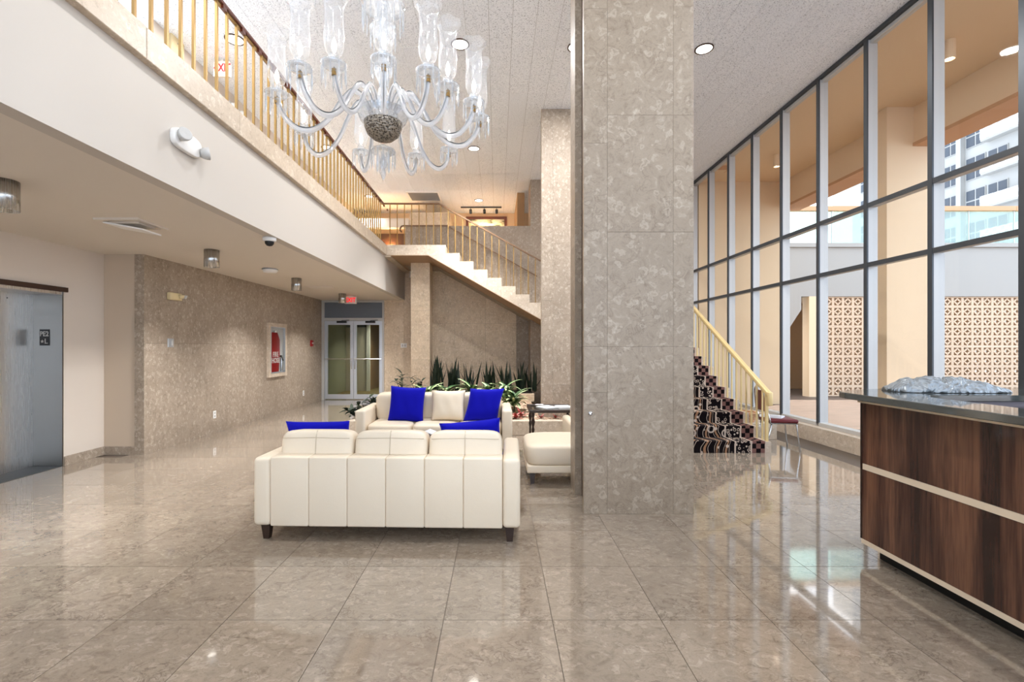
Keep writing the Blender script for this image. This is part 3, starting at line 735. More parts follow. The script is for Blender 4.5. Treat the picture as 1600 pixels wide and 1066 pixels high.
# ---- side table with books
t = T('side_table', 'dark wood side table with turned legs and glass top', 'table', (.80, 6.95, 0))
prof = [(.020, 0), (.016, .05), (.014, .25), (.024, .30), (.013, .34), (.030, .41), (.014, .47), (.026, .51), (.026, .545)]
for x in (-.29, .29):
    for y in (-.29, .29): MB().lathe(prof, 12, (x, y, 0)).build('leg', 'darkwood', t, smooth=True)
for s in (-1, 1):
    B('top_frame', -.34, .34, s*.32-.022, s*.32+.022, .545, .585, 'darkwood', t, .004, 1); B('top_frame', s*.32-.022, s*.32+.022, -.297, .297, .545, .585, 'darkwood', t)
B('glass_top', -.298, .298, -.298, .298, .570, .580, 'tableglass', t)
def flat_book(label, loc, rz, w, d, h):
    t = T('magazine', label, 'magazine', loc, rz, 'magazines on the side table')
    B('pages', -w/2, w/2, -d/2, d/2, .002, h-.002, 'paper', t); B('cover', -w/2-.002, w/2+.002, -d/2-.002, d/2+.002, 0, .002, 'greyplastic', t); B('cover', -w/2-.002, w/2+.002, -d/2-.002, d/2+.002, h-.002, h, 'paper', t)
flat_book('white magazine lying flat nearer the left on the dark side table', (.74, 6.90, .581), .5, .22, .28, .015)
flat_book('thicker white magazine lying beside the column on the side table', (.98, 6.86, .581), .2, .20, .27, .026)
# ---- reception desk
t = T('reception_desk', 'reception desk with walnut panels, cream strips and dark stone top', 'desk', (2.6, 3.33, 0))
B('plinth', .09, 1.75, -2.9, -.045, 0, .09, 'black', t)
B('carcass', .012, .14, -2.9, -.01, .09, 1.09, 'darkwood', t)
B('upper_panel', 0, .012, -2.9, 0, .662, 1.092, 'walnut', t); B('lower_panel', 0, .012, -2.9, 0, .125, .622, 'walnut', t)
B('middle_strip', -.006, .012, -2.9, -.012, .622, .662, 'creamstrip', t); B('bottom_strip', -.006, .012, -2.9, -.0, .095, .125, 'creamstrip', t)
B('corner_edge', -.002, .014, -.0, .014, .125, 1.092, 'darkwood', t)
B('top_strip', -.01, .15, -2.9, .03, 1.092, 1.128, 'creamstrip', t)
B('return_carcass', .14, 1.85, -.20, -.01, .09, 1.09, 'purple', t); B('return_top_strip', .15, 1.85, -.22, .12, 1.092, 1.128, 'purple', t)
B('worktop', .14, .75, -2.9, -.2, .72, .75, 'purple', t)
MB().prism([(-.17, -2.9), (-.17, -.06), (-.15, .02), (-.07, .10), (.10, .18), (.35, .25), (.65, .29), (1.9, .29), (1.9, -.24), (.26, -.24), (.20, -.29), (.16, -.38), (.15, -2.9)], 'z', 1.128, 1.17).build('countertop', 'granite', t, .004, 1)
# crumpled plastic bag on the counter
k = MB(); nu, nv = 72, 24
rnd = random.Random(3); ph = [rnd.uniform(0, 6.28) for _ in range(12)]
for i in range(nv+1):
    for j in range(nu):
        a = 2*PI*j/nu; r = i/nv
        x = .40*r*math.copysign(abs(math.cos(a))**.6, math.cos(a)); y = .17*r*math.copysign(abs(math.sin(a))**.6, math.sin(a))
        wr_ = .016*abs(math.sin(9*x+14*y+ph[0]))+.014*abs(math.sin(17*x-11*y+ph[1]))-.014*abs(math.sin(26*y+21*x+ph[2]))+.010*abs(math.sin(43*x+ph[3]+8*y))-.008*abs(math.sin(55*x-30*y+ph[5]))
        x += .010*math.sin(20*y+ph[6])*r; y += .008*math.sin(17*x+ph[7])*r
        k.v.append((x, y, .002+max(0, (1-r**3.2))*(.072+wr_)*(1.05-.2*x/.4)+.012*r**6*abs(math.sin(4*a+ph[4]))*(r < .999)))
for i in range(nv):
    for j in range(nu): k.f.append((i*nu+j, (i+1)*nu+j, (i+1)*nu+(j+1) % nu, i*nu+(j+1) % nu))
k.f.append(tuple(nv*nu+j for j in range(nu)))
o = k.build('plastic_bag', 'bagplastic', None, smooth=True); o.location = (3.23, 3.38, 1.1715); o.rotation_euler = (0, 0, -.04)
tag(o, 'crumpled grey plastic bag lying flat on the reception desk top', 'bag')
# ---- burgundy banquet chair by the stair
t = T('banquet_chair', 'burgundy vinyl banquet chair with chrome legs by the stair railing', 'chair', (4.10, 6.84, 0), 1.42); t.scale = (.95, .93, .98)
# local: faces -y (towards its front), back at +y
MB().box(-.21, .21, -.22, .20, .40, .455).build('seat', 'burg', t, .022, 3, True)
B('seat_rim', -.205, .205, -.215, .195, .385, .400, 'chrome', t)
bp = MB().prism([(-.20, .56), (.20, .56), (.17, .86), (-.17, .86)], 'y', .225, .255).build('backrest', 'burg', t, .012, 2, True)
for s in (-1, 1):
    MB().tube(spline([(s*.19, -.19, .39), (s*.195, -.20, .30), (s*.21, -.235, 0)], 4), .0115, 8).build('front_leg', 'chrome', t, smooth=True)
    MB().tube([(s*.19, .16, .39), (s*.21, .26, 0)], .0115, 8).build('rear_leg', 'chrome', t, smooth=True)
MB().tube(spline([(-.205, .18, .40), (-.205, .235, .60), (-.18, .265, .82), (-.13, .275, .90), (0, .28, .92), (.13, .275, .90), (.18, .265, .82), (.205, .235, .60), (.205, .18, .40)], 5), .011, 8).build('back_hoop', 'chrome', t, smooth=True)
o = MB().prism([(-.11, 0), (.11, 0), (.09, .02), (-.10, .035)], 'y', -.14, .14).build('folded_papers', 'paper'); o.location = (4.06, 6.9, .447); o.rotation_euler = (0, 0, .8)
tag(o, 'folded white papers lying on the burgundy chair seat', 'papers')
t = T('wicker_basket', 'small brown woven basket on the low stone block behind the railing', 'basket', (4.07, 7.62, .26))
for i in range(6):
    MB().tube([(math.cos(a)*(.10+.012*i), math.sin(a)*(.10+.012*i), .012+.028*i+.006*math.sin(8*a+i*PI)) for a in [2*PI*q/24 for q in range(25)]], .013, 6).build('woven_ring', 'deckwood', t, smooth=True)
MB().lathe([(.0, 0), (.10, 0), (.10, .01), (0, .01)], 16).build('bottom', 'deckwood', t)
t = B('stone_block', 3.92, 4.46, 7.45, 7.85, 0, .26, 'coping', None, .006, 1); tag(t, 'low stone block on the floor behind the burgundy chair', 'block')
# ---- planter bed
t = T('stone_planter', 'low stone planter bed filled with pebbles under the stair', 'planter', (0, 7.8, 0))
B('front_curb', -2.5, 1.78, 0, .15, 0, .24, 'coping', t, .006, 1); B('left_curb', -2.5, -2.36, .15, 4.86, 0, .24, 'coping', t)
MB().box(-2.36, .76, .15, 4.86, 0, .225).box(.762, 1.78, .15, .52, 0, .225).build('pebble_bed', 'gravel', t)['kind'] = 'stuff'
B('raised_trough', -1.6, .84, 2.8, 2.92, .226, .40, 'wallwarm', t); B('trough_soil', -1.6, .84, 2.92, 4.06, .226, .38, 'soil', t)
def leafmesh(name, L, wd, m, bend=.5, n=7, fold=.25):
    k = MB()
    for i in range(n+1):
        s = i/n; w = wd*math.sin(PI*min(1, (s*.96+.04))**.75)*.5+.0015
        y = L*math.sin(bend*s)/bend if bend > 1e-3 else L*s; z = L*(1-math.cos(bend*s))/bend if bend > 1e-3 else 0
        k.v += [(-w, y, -z+w*fold), (0, y, -z), (w, y, -z+w*fold)]
    for i in range(n):
        a = 3*i; k.f += [(a, a+1, a+4, a+3), (a+1, a+2, a+5, a+4)]
    o = k.build(name, m, None, smooth=True); return o
def plant(name, label, loc, protos, leaves, group, cat='plant'):
    t = T(name, label, cat, loc, 0, group)
    for (pi, az, el, sc, lz) in leaves:
        o = inst(protos[pi], t, (0, 0, lz), (el, 0, az), (sc, sc, sc)); o.name = 'leaf'
    return t
P_snake = [leafmesh('leaf', .70, .062, 'snake', .10, 6, .5), leafmesh('leaf', .52, .055, 'snake', .25, 6, .5)]
P_var = [leafmesh('leaf', .42, .13, 'varieg', .9), leafmesh('leaf', .34, .11, 'varieg', 1.2)]
P_dark = [leafmesh('leaf', .26, .075, 'darkleaf', .7), leafmesh('leaf', .20, .06, 'darkleaf', .9)]
P_red = [leafmesh('leaf', .22, .05, 'redleaf', .8), leafmesh('leaf', .20, .05, 'darkleaf', .8)]
rnd = random.Random(11)
ords = ['leftmost', 'second', 'third', 'fourth', 'fifth', 'sixth', 'seventh']
for i, px in enumerate((683, 709, 737, 765, 789, 815, 831)):
    L = []
    for k in range((22, 20, 13, 18, 16, 18, 14)[i]):
        L.append((rnd.choice((0, 0, 1)), rnd.uniform(0, 2*PI), PI/2-abs(rnd.gauss(0, .20)), rnd.uniform(.7, 1.1)*(1.18 if i < 2 else 1.0), 0))
    t = plant('snake_plant', '%s snake plant %sin the row along the stone wall' % (ords[i], 'from the left ' if i else ''), (PX(px, 11.4), 11.4, .38), P_snake, L, 'snake plants along the wall')
    for c in t.children: c.location = (rnd.gauss(0, .07), rnd.gauss(0, .06), 0)
    if i == 0: pass
vs = [(668, 9.9, .40, 'leftmost variegated plant peeking over the sofa beside the pillar'), (700, 9.8, .46, 'variegated plant second from the left behind the cream pillow'),
      (738, 9.8, .46, 'third variegated plant from the left behind the facing sofa'), (765, 9.6, .44, 'variegated plant behind the slanted blue pillow'),
      (790, 9.4, .60, 'large variegated plant arching over the right sofa arm'), (803, 9.0, .36, 'rightmost variegated plant drooping toward the side table')]
for i, (px, Y, hgt, lab) in enumerate(vs):
    t = T('variegated_plant', lab, 'plant', (PX(px, Y), Y, .225), 0, 'variegated plants behind the facing sofa')
    MB().tube([(0, 0, 0), (.02, 0, hgt*.5), (0, .01, hgt*.75)], [.014, .011, .008], 6).build('stem', 'darkleaf', t)
    for k in range(24):
        lz = hgt*rnd.uniform(.25, .80); az = rnd.uniform(0, 2*PI)
        o = inst(P_var[k % 2], t, (0, 0, lz), (rnd.uniform(.25, 1.1), 0, az), (rnd.uniform(.9, 1.2),)*3); o.name = 'leaf'
ds = [(572, 8.25, .30, 'dark leafy plant spilling over the planter left of the sofa arm'), (557, 8.15, .16, 'small dark leafy plant at the left planter corner'), (628, 10.6, .64, 'dark leafy plant left of the stone pillar'), (652, 10.3, .52, 'dark leafy plant in front of the stone pillar'), (592, 8.3, .36, 'dark leafy plant just behind the left sofa arm')]
for px, Y, hgt, lab in ds:
    t = T('leafy_plant', lab, 'plant', (PX(px, Y), Y, .225), 0, 'dark leafy plants in the planter')
    for q in range(5):
        a = rnd.uniform(0, 2*PI); e = Vector((math.cos(a)*.16, math.sin(a)*.12, hgt*rnd.uniform(.75, 1)))
        MB().tube([(0, 0, 0), tuple(e*.55+Vector((0, 0, .05))), tuple(e)], [.008, .006, .004], 5).build('stem', 'darkleaf', t)
        for k in range(7):
            s = .3+.7*k/6
            o = inst(P_dark[k % 2], t, tuple(e*s), (rnd.uniform(.2, 1.0), 0, rnd.uniform(0, 2*PI)), (rnd.uniform(.7, 1),)*3); o.name = 'leaf'
rsd = [(806, 8.10, 'red leaved bromeliad beside the right arm of the facing sofa'), (814, 8.35, 'smaller red bromeliad behind the first one'), (845, 8.13, 'red bromeliad seen under the side table, at the left'), (868, 8.13, 'red bromeliad seen under the side table, at the middle'), (888, 8.13, 'green and red bromeliad seen under the side table, at the right')]
for i, (px, Y, lab) in enumerate(rsd):
    x = PX(px, Y)
    t = T('bromeliad', lab, 'plant', (x, Y, .225), 0, 'red bromeliads on the pebbles')
    for k in range(12):
        o = inst(P_red[0 if k % 4 or i < 2 else 1], t, (0, 0, .01), (rnd.uniform(.3, 1.25), 0, 2*PI*k/12+rnd.uniform(-.2, .2)), (rnd.uniform(.7, .95)*(1 if i < 2 else .62),)*3); o.name = 'leaf'
for p in P_snake+P_var+P_dark+P_red: bpy.data.objects.remove(p)
# ---- elevator
t = T('elevator', 'stainless steel elevator door and jamb in the left wall', 'elevator', (0, 0, 0))
B('door_panel', -5.80, -5.76, 4.55, 5.80, .005, 2.13, 'steel', t); B('jamb', -5.78, XE+.004, 5.795, 5.812, 0, 2.165, 'steelshaded', t); B('jamb', -5.78, XE+.004, 4.54, 4.56, 0, 2.165, 'steel', t)
B('header', -5.78, XE, 4.56, 5.795, 2.13, 2.165, 'steel', t); B('lintel_trim', -5.45, XE+.03, 4.5, 5.85, 2.165, 2.222, 'brown', t); B('door_sill', -5.82, XE, 4.56, 5.79, -.004, .005, 'cap', t)
pl = B('floor_plate', -5.672, -5.552, 5.789, 5.795, 1.50, 1.70, 'black', t)
text('plate_letters', 'PE2', .085, 'exitface', (-5.612, 5.7875, 1.642), (PI/2, 0, 0), pl, .001, sx=.85); text('plate_letters', '\u2605L' if 0 else 'L', .085, 'exitface', (-5.59, 5.7875, 1.55), (PI/2, 0, 0), pl, .001)
stv = [(.024*(1 if i % 2 == 0 else .42)*math.cos(PI/2+i*PI/5)-5.637, .024*(1 if i % 2 == 0 else .42)*math.sin(PI/2+i*PI/5)+1.55) for i in range(10)]
MB().prism(stv, 'y', 5.7865, 5.789).build('plate_star', 'exitface', pl)
kh = MB().lathe([(.007, 0), (.007, .004)], 10).build('key_hole', 'black', t); kh.rotation_euler = (0, PI/2, 0); kh.location = (-5.76, 5.49, 2.06)
# ---- left wall fittings
def yl(px): return F*XL/(px-CX)
def zl(px, py): return PZ(py, yl(px))
t = T('emergency_light', 'ivory emergency light box high on the left stone wall', 'emergency light', (XL, yl(272), zl(272, 464)))
MB().box(0, .06, -.16, .10, -.055, .055).build('housing', 'ivory', t, .012, 2, True)
for y in (.115, .05): MB().lathe([(.03, 0), (.04, .03), (.044, .05)], 14, (.075, y, -.02)).build('lamp_head', 'ivory' if y < .1 else 'greyplastic', t, smooth=True)
t = T('card_reader', 'small grey switch plate on the stone wall below the emergency light', 'switch', (XL, yl(266), zl(266, 536)))
MB().box(0, .012, -.06, .06, -.065, .065).build('plate', 'alu', t, .003, 1); MB().box(.012, .022, .0, .04, -.04, .04).build('toggle', 'greyplastic', t, .003, 1)
def outlet(px, py, lab):
    t = T('wall_outlet', lab, 'outlet', (XL, yl(px), zl(px, py)), 0, 'outlets on the left stone wall')
    MB().box(0, .008, -.04, .04, -.065, .065).build('plate', 'plastic', t, .002, 1)
    for z in (-.028, .028): MB().box(.008, .010, -.018, .018, z-.016, z+.016).build('socket', 'greyplastic', t)
outlet(335, 648, 'white outlet low on the stone wall, nearer the viewer'); outlet(474, 614.5, 'white outlet low on the stone wall near the glass doors')
ya, yb_, za, zb = yl(416), yl(446), PZ(513, yl(416)), PZ(580, yl(431)); ym = (ya+yb_)/2
t = T('fire_hose_cabinet', 'recessed fire hose cabinet with cream frame in the left stone wall', 'cabinet', (XL, ym, zl(431, 547)))
hw, hh = (yb_-ya)/2*.96, .58
MB().ring([(-hw, -hh), (hw, -hh), (hw, hh), (-hw, hh)], [(-hw+.10, -hh+.09), (hw-.10, -hh+.09), (hw-.10, hh-.09), (-hw+.10, hh-.09)], 'x', 0, .045).build('frame', 'coping', t)
MB().ring([(-hw+.09, -hh+.08), (hw-.09, -hh+.08), (hw-.09, hh-.08), (-hw+.09, hh-.08)], [(-hw+.11, -hh+.10), (hw-.11, -hh+.10), (hw-.11, hh-.10), (-hw+.11, hh-.10)], 'x', .0, .05).build('door_trim', 'alu', t)
B('back_plate', .001, .004, -hw+.1, hw-.1, -hh+.09, hh-.09, 'greyplastic', t)
B('glass_pane', .042, .044, -hw+.11, hw-.11, -hh+.10, hh-.10, 'pane', t)
hz = hh-.10
cv = T('fire_hose_cover', 'red fire hose cover with white letters inside the wall cabinet', 'hose cover', (XL, ym, zl(431, 547)))
MB().prism([(-hw+.13, -hz+.005), (.06, -hz+.005), (.10, -.1), (.10, .22), (.05, .30), (-.01, .38), (-hw+.16, .38), (-hw+.13, .2)], 'x', .006, .034).build('cover', 'red', cv, .008, 2, True)
B('hanger', .01, .03, -.13, -.05, .38, .42, 'plastic', cv)
for tx, zz, s_ in (('FIRE', -.10, .15), ('HOSE', -.23, .15)): text('cover_letters', tx, s_, 'exitface', (.0345, -.10, zz), (PI/2, 0, PI/2), cv, .001, sx=.95)
ex_ = T('fire_extinguisher', 'small silver fire extinguisher beside the red hose cover', 'extinguisher', (XL, ym, zl(431, 547)))
MB().lathe([(.0, 0), (.016, 0), (.018, .02), (.018, .26), (.012, .30), (.006, .32)], 14, (.024, .20, -hz+.005)).build('cylinder', 'chrome', ex_, smooth=True)
MB().box(.014, .034, .14, .21, -hz+.325, -hz+.36).bar((.024, .19, -hz+.34), (.024, .28, -hz+.24), .014, .02).build('valve_handle', 'black', ex_)
t = T('fire_alarm_pull', 'small red fire alarm pull on the stone wall near the glass doors', 'alarm', (XL, yl(486), zl(486, 536.5)))
MB().box(0, .04, -.06, .06, -.08, .08).build('housing', 'red', t, .006, 2); B('pull_bar', .04, .052, -.04, .04, -.01, .015, 'exitface', t)
t = T('wall_switch', 'white double switch plate on the stone beside the pillar', 'switch', (PX(631, YB-.01), YB-.01, PZ(540, YB)))
MB().box(-.085, .085, -.01, 0, -.062, .062).build('plate', 'plastic', t, .003, 1)
for x in (-.035, .035): B('toggle', x-.016, x+.016, -.018, -.01, -.03, .03, 'greyplastic', t)
# ---- ceiling fittings under the balcony
can = None
for y, lab in ((3.54, 'cylinder ceiling lamp nearest the viewer at the left edge'), (6.12, 'second cylinder ceiling lamp near the stone wall corner'), (8.70, 'third cylinder ceiling lamp by the fire hose cabinet'), (11.28, 'farthest cylinder ceiling lamp in front of the exit sign')):
    if can is None:
        can = T('cylinder_downlight', lab, 'ceiling lamp', (-3.74, y, ZL), 0, 'brushed cylinder lamps under the balcony')
        MB().lathe([(.0, 0), (.09, 0), (.09, -.225), (.082, -.225), (.082, -.16), (.0, -.16)], 32).build('can', 'cansteel', can, smooth=False)
        for p in can.children[0].data.polygons: p.use_smooth = abs(p.normal.z) < .5
        MB().lathe([(0, -.165), (.06, -.165), (.05, -.19), (0, -.20)], 20).build('lamp', 'lens', can)
    else: copy_tree(can, (-3.74, y, ZL), 0, lab)
    area('downlight_beam', (-3.74, y, ZL-.21), .14, 16, spread=2.05)
t = T('ceiling_vent', 'white square air vent with tilted plate under the balcony', 'vent', (-3.73, 4.78, ZL))
MB().ring([(-.22, -.22), (.22, -.22), (.22, .22), (-.22, .22)], [(-.17, -.17), (.17, -.17), (.17, .17), (-.17, .17)], 'z', -.02, 0).build('frame', 'soffit', t)
MB().prism([(-.20, -.012), (.20, -.085), (.20, -.10), (-.20, -.027)], 'y', -.13, .13).build('deflector', 'white', t); B('neck', -.15, .15, -.11, .11, -.03, 0, 'soffit', t)
t = T('security_camera', 'white dome security camera at the balcony edge', 'camera', (PX(421, 5.42), 5.42, ZL))
MB().lathe([(0, 0), (.075, 0), (.075, -.03), (.06, -.045), (0, -.045)], 20).build('mount', 'plastic', t, smooth=True); MB().lathe([(.05, -.045), (.048, -.07), (.03, -.092), (0, -.10)], 18, cap=False).build('dome', 'black', t, smooth=True)
t = T('smoke_detector', 'white smoke detector disc between the cylinder lamps', 'detector', (PX(422, 7.6), 7.6, ZL))
MB().lathe([(0, 0), (.11, 0), (.12, -.025), (.10, -.06), (.05, -.065), (0, -.065)], 24).build('body', 'plastic', t, smooth=True); MB().lathe([(.118, -.012), (.125, -.016), (.118, -.020)], 24, cap=False).build('slot', 'cap', t)
t = T('ceiling_register', 'flat white air register in the ceiling near the glass doors', 'vent', (-3.75, 10.0, ZL))
B('frame', -.3, .3, -.2, .2, -.012, 0, 'soffit', t)
for k in range(7): B('slat', -.27, .27, -.17+.05*k, -.14+.05*k, -.02, -.012, 'soffit', t)
t = T('exit_sign', 'red and white exit sign hanging above the glass doors', 'exit sign', (PX(547.5, 11.75), 11.75, ZL))
B('face', -.145, .145, 0, .04, -.20, -.015, 'exitface', t); B('canopy', -.06, .06, 0, .04, -.015, 0, 'exitface', t); text('sign_letters', 'EXIT', .155, 'exitred', (0, -.003, -.11), (PI/2, 0, 0), t, .002, sx=.82)
# ---- emergency light on the fascia
t = T('fascia_emergency_light', 'white oval emergency light with round lamps on the balcony fascia', 'emergency light', (-2.55, 3.80, PZ(222, 3.78)))
k = MB().prism([(.17*math.copysign(abs(math.cos(a))**.6, math.cos(a)), .08*math.copysign(abs(math.sin(a))**.6, math.sin(a))) for a in [2*PI*q/28 for q in range(28)]], 'x', 0, .045); k.build('housing', 'plastic', t, .008, 2, True)
for y in (-.11, .16):
    o = MB().lathe([(.035, -.03), (.05, .01), (.052, .035), (.044, .036), (0, .03)], 18).build('lamp_head', 'greyplastic', t, smooth=True); o.location = (.07, y, .015 if y < 0 else -.02); o.rotation_euler = (.5 if y < 0 else -.6, 1.35, 0)
# ---- upper storey fittings
t = T('gallery_exit_sign', 'white exit sign with red letters and arrow behind the balcony railing', 'exit sign', (PX(346, 6.85), 6.85, 5.72))
B('face', -.12, .12, 0, .05, -.27, -.05, 'exitface', t); B('stem', -.02, .02, .01, .04, -.05, 0, 'exitface', t); text('sign_letters', 'EXIT', .16, 'exitred', (.015, -.003, -.15), (PI/2, 0, 0), t, .002, sx=.72)
MB().prism([(-.115, -.15), (-.088, -.12), (-.088, -.18)], 'y', -.004, 0).build('arrow', 'exitred', t)
t = T('gallery_emergency_light', 'white twin head emergency light on the gallery wall near the exit sign', 'emergency light', (-4.45, 7.75, 5.42))
B('housing', 0, .09, -.16, .16, -.08, .08, 'greyplastic', t, .012, 2)
for y in (-.13, .13): MB().lathe([(0, -.07), (.05, -.06), (.06, 0), (.04, .05), (0, .06)], 16, (.15, y, -.03)).build('lamp_head', 'plastic', t, smooth=True)
t = T('gallery_alarm_box', 'ivory alarm box on the gallery wall seen through the railing', 'alarm', (-4.45, F*4.45/(CX-272), PZ(74, F*4.45/(CX-272))))
MB().box(0, .06, -.13, .13, -.12, .12).build('housing', 'ivory', t, .015, 2); MB().lathe([(0, 0), (.025, 0), (.02, .02), (0, .025)], 12, (.065, 0, .03)).build('lamp_bead', 'chrome', t)
spots = [(-3.62, 6.44, 'recessed ceiling light seen above the balcony handrail'), (-.52, 6.54, 'recessed ceiling light right of the chandelier'), (1.12, 6.60, 'recessed ceiling light just left of the big column'), (2.94, 6.64, 'recessed ceiling light just right of the big column'),
         (-3.62, 9.95, 'recessed ceiling light seen through the chandelier at lower left'), (-.50, 10.0, 'recessed ceiling light low behind the right chandelier shades'), (-.54, 13.57, 'recessed ceiling light above the framed painting'), (-3.62, 13.2, 'recessed ceiling light at the far end of the balcony railing')]
rec = None
for x, y, lab in spots:
    if rec is None:
        rec = T('recessed_light', lab, 'ceiling light', (x, y, ZC), 0, 'recessed ceiling lights')
        MB().lathe([(.108, 0), (.128, 0), (.128, -.010), (.112, -.014), (.108, -.010)], 28, cap=False).build('trim_ring', 'brown', rec)
        MB().lathe([(0, -.001), (.108, -.001), (.108, -.006), (0, -.012)], 28).build('lens', 'lens', rec)
    else: copy_tree(rec, (x, y, ZC), 0, lab)
    area('recessed_beam', (x, y, ZC-.03), .2, (42 if y < 9 else 60) if x > -3 else 16, spread=PI if y < 9 else 1.5)
for y in (3.0, -.5, -4.0):                        # the same grid goes on over the viewer's head
    for x in (-3.62, -.52, 2.94): area('recessed_beam', (x, y, ZC-.03), .2, 20, spread=PI)
t = T('return_air_grille', 'square grey return air grille in the high ceiling above the stair railing', 'vent', (PX(664, 13.3), 13.2, ZC))
MB().ring([(-.45, -.4), (.45, -.4), (.45, .4), (-.45, .4)], [(-.41, -.36), (.41, -.36), (.41, .36), (-.41, .36)], 'z', -.025, 0).build('frame', 'white', t); B('mesh', -.41, .41, -.36, .36, -.012, 0, 'grille', t)
t = T('track_light', 'black track light with three spot heads above the painting', 'track light', (PX(752, 14.3), 14.2, ZC))
B('track', -.62, .62, -.02, .02, -.04, 0, 'cap', t)
for x in (-.32, .10, .47):
    h = MB().tube([(x, 0, -.04), (x, 0, -.11)], .01, 6).tube([(x, -.03, -.10), (x, .05, -.19)], .04, 10).build('spot_head', 'black', t)
d = bpy.data.lights.new('track_glow', 'SPOT'); d.energy = 60; d.color = (1, .74, .4); d.spot_size = 2.2; d.spot_blend = .8; o = bpy.data.objects.new('track_glow', d); COL.objects.link(o); o.location = (-.35, 14.1, 5.45); o.rotation_euler = (.7, 0, 0)
t = T('framed_painting', 'landscape painting in a brown gold frame on the upper back wall', 'painting', (PX(760, 14.9), 14.9, 5.06))
MB().ring([(-.65, -.5), (.65, -.5), (.65, .54), (-.65, .54)], [(-.57, -.42), (.57, -.42), (.57, .46), (-.57, .46)], 'y', -.05, 0).build('frame', 'rail', t); B('canvas', -.57, .57, -.02, -.005, -.42, .46, 'painting', t)
t = T('wall_sconce', 'glowing amber wall sconce behind the stair landing railing', 'wall lamp', (-3.25, 14.2, 4.35))
MB().lathe([(.02, -.12), (.09, .0), (.10, .10)], 16, (0, -.12, 0), cap=False).build('shade', 'warm', t, smooth=True); B('bracket', -.02, .02, -.12, 0, -.06, -.02, 'brass', t)
d = bpy.data.lights.new('sconce_glow', 'POINT'); d.energy = 25; d.color = (1, .6, .25); d.shadow_soft_size = .05; o = bpy.data.objects.new('sconce_glow', d); COL.objects.link(o); o.location = (-3.25, 14.06, 4.5)
# ---- chandelier
CC = Vector((-.83, 3.4, 3.148)); RA = .70
ch = T('crystal_chandelier', 'crystal chandelier with hurricane glass shades hanging over the cream sofa', 'chandelier', tuple(CC))
MB().lathe([(.0, -.165), (.03, -.162), (.075, -.145), (.115, -.11), (.135, -.06), (.138, -.03), (.12, -.03), (.10, -.08), (.05, -.12), (0, -.13)], 28, cap=False).build('cut_bowl', 'bowl', ch, smooth=True)
MB().lathe([(.139, -.035), (.165, -.01), (.182, .03), (.184, .045), (.15, .06), (.06, .085), (.035, .10)], 28, cap=False).build('bowl_rim', 'crystal', ch)
MB().lathe([(.03, .07), (.055, .12), (.04, .18), (.022, .24), (.05, .30), (.065, .36), (.04, .42), (.025, .52), (.045, .60), (.03, .68), (.02, .80)], 18, cap=False).build('stem', 'crystal', ch, smooth=True)
MB().tube([(0, 0, .78), (0, 0, ZC-CC.z)], .009, 6).build('hanging_rod', 'chrome', ch)
MB().lathe([(0, 0), (.09, 0), (.07, -.05), (.01, -.07)], 18, (0, 0, ZC-CC.z)).build('ceiling_rose', 'chrome', ch)
pr_me = MB(); pr_me.v = [(0, 0, 0), (.004, 0, -.010), (0, .004, -.010), (-.004, 0, -.010), (0, -.004, -.010), (.0055, 0, -.085), (0, .0055, -.085), (-.0055, 0, -.085), (0, -.0055, -.085), (0, 0, -.115)]
pr_me.f = [(0, 1+i, 1+(i+1) % 4) for i in range(4)]+[(1+i, 5+i, 5+(i+1) % 4, 1+(i+1) % 4) for i in range(4)]+[(9, 5+(i+1) % 4, 5+i) for i in range(4)]
PR = pr_me.build('prism', 'crystal')
def prisms(parent, r, z, n, sc=1.0, ph=0):
    for i in range(n):
        a = 2*PI*i/n+ph; inst(PR, parent, (r*math.cos(a), r*math.sin(a), z), (0, 0, a), (sc, sc, sc))
crown = MB().lathe([(.02, .78), (.14, .80), (.155, .83), (.10, .86), (.03, .90)], 24, cap=False).build('upper_crown', 'crystal', ch); prisms(crown, .145, .80, 16, 1.5)
crown2 = MB().lathe([(.02, .62), (.09, .63), (.10, .65), (.03, .67)], 20, cap=False).build('middle_tier', 'crystal', ch); prisms(crown2, .09, .63, 12, 1.1)
pend = MB().lathe([(.02, -.19), (.03, -.20), (.085, -.225), (.09, -.24), (.03, -.235)], 20, cap=False).build('lower_pendant', 'crystal', ch); prisms(pend, .085, -.235, 14, 1.15); prisms(pend, .045, -.25, 8, 1.3)
fin = MB().lathe([(.0, -.24), (.012, -.27), (.03, -.33), (.012, -.37), (.022, -.40), (0, -.46)], 12, cap=False).build('finial', 'crystal', ch)
arm_p = spline([(.09, 0, .04), (.15, 0, .13), (.225, 0, .145), (.30, 0, .05), (.38, 0, -.09), (.48, 0, -.18), (.58, 0, -.19), (.66, 0, -.12), (RA, 0, -.02)], 6)
ARM = MB().tube(arm_p, .0165, 10).build('arm', 'arm', None, smooth=True)
WIRE = MB().tube([p+Vector((0, -.0, .0205)) for p in arm_p], .0048, 5).build('arm_wire', 'cap')
PAN = MB().lathe([(.018, -.02), (.03, -.01), (.062, .0), (.078, .016), (.07, .02), (.03, .014), (.024, .04), (.034, .055), (.026, .075)], 18, cap=False).build('drip_pan', 'crystal', None, smooth=True)
SOCK = MB().lathe([(.0, -.05), (.014, -.05), (.014, -.012), (0, -.012)], 10).build('socket', 'brass')
SHADE = MB().lathe([(.030, .07), (.046, .085), (.057, .12), (.059, .18), (.054, .25), (.053, .32), (.058, .37), (.071, .405), (.086, .42)], 24, cap=False).build('hurricane_shade', 'shade', None, smooth=True)
for i, v in enumerate(SHADE.data.vertices):
    if v.co.z > .40: v.co.z += .008*math.sin(6*math.atan2(v.co.y, v.co.x)); 
BULB = MB().lathe([(.004, .08), (.013, .10), (.016, .125), (.010, .155), (.0, .18)], 10, cap=False).build('bulb', 'bulb', None, smooth=True)
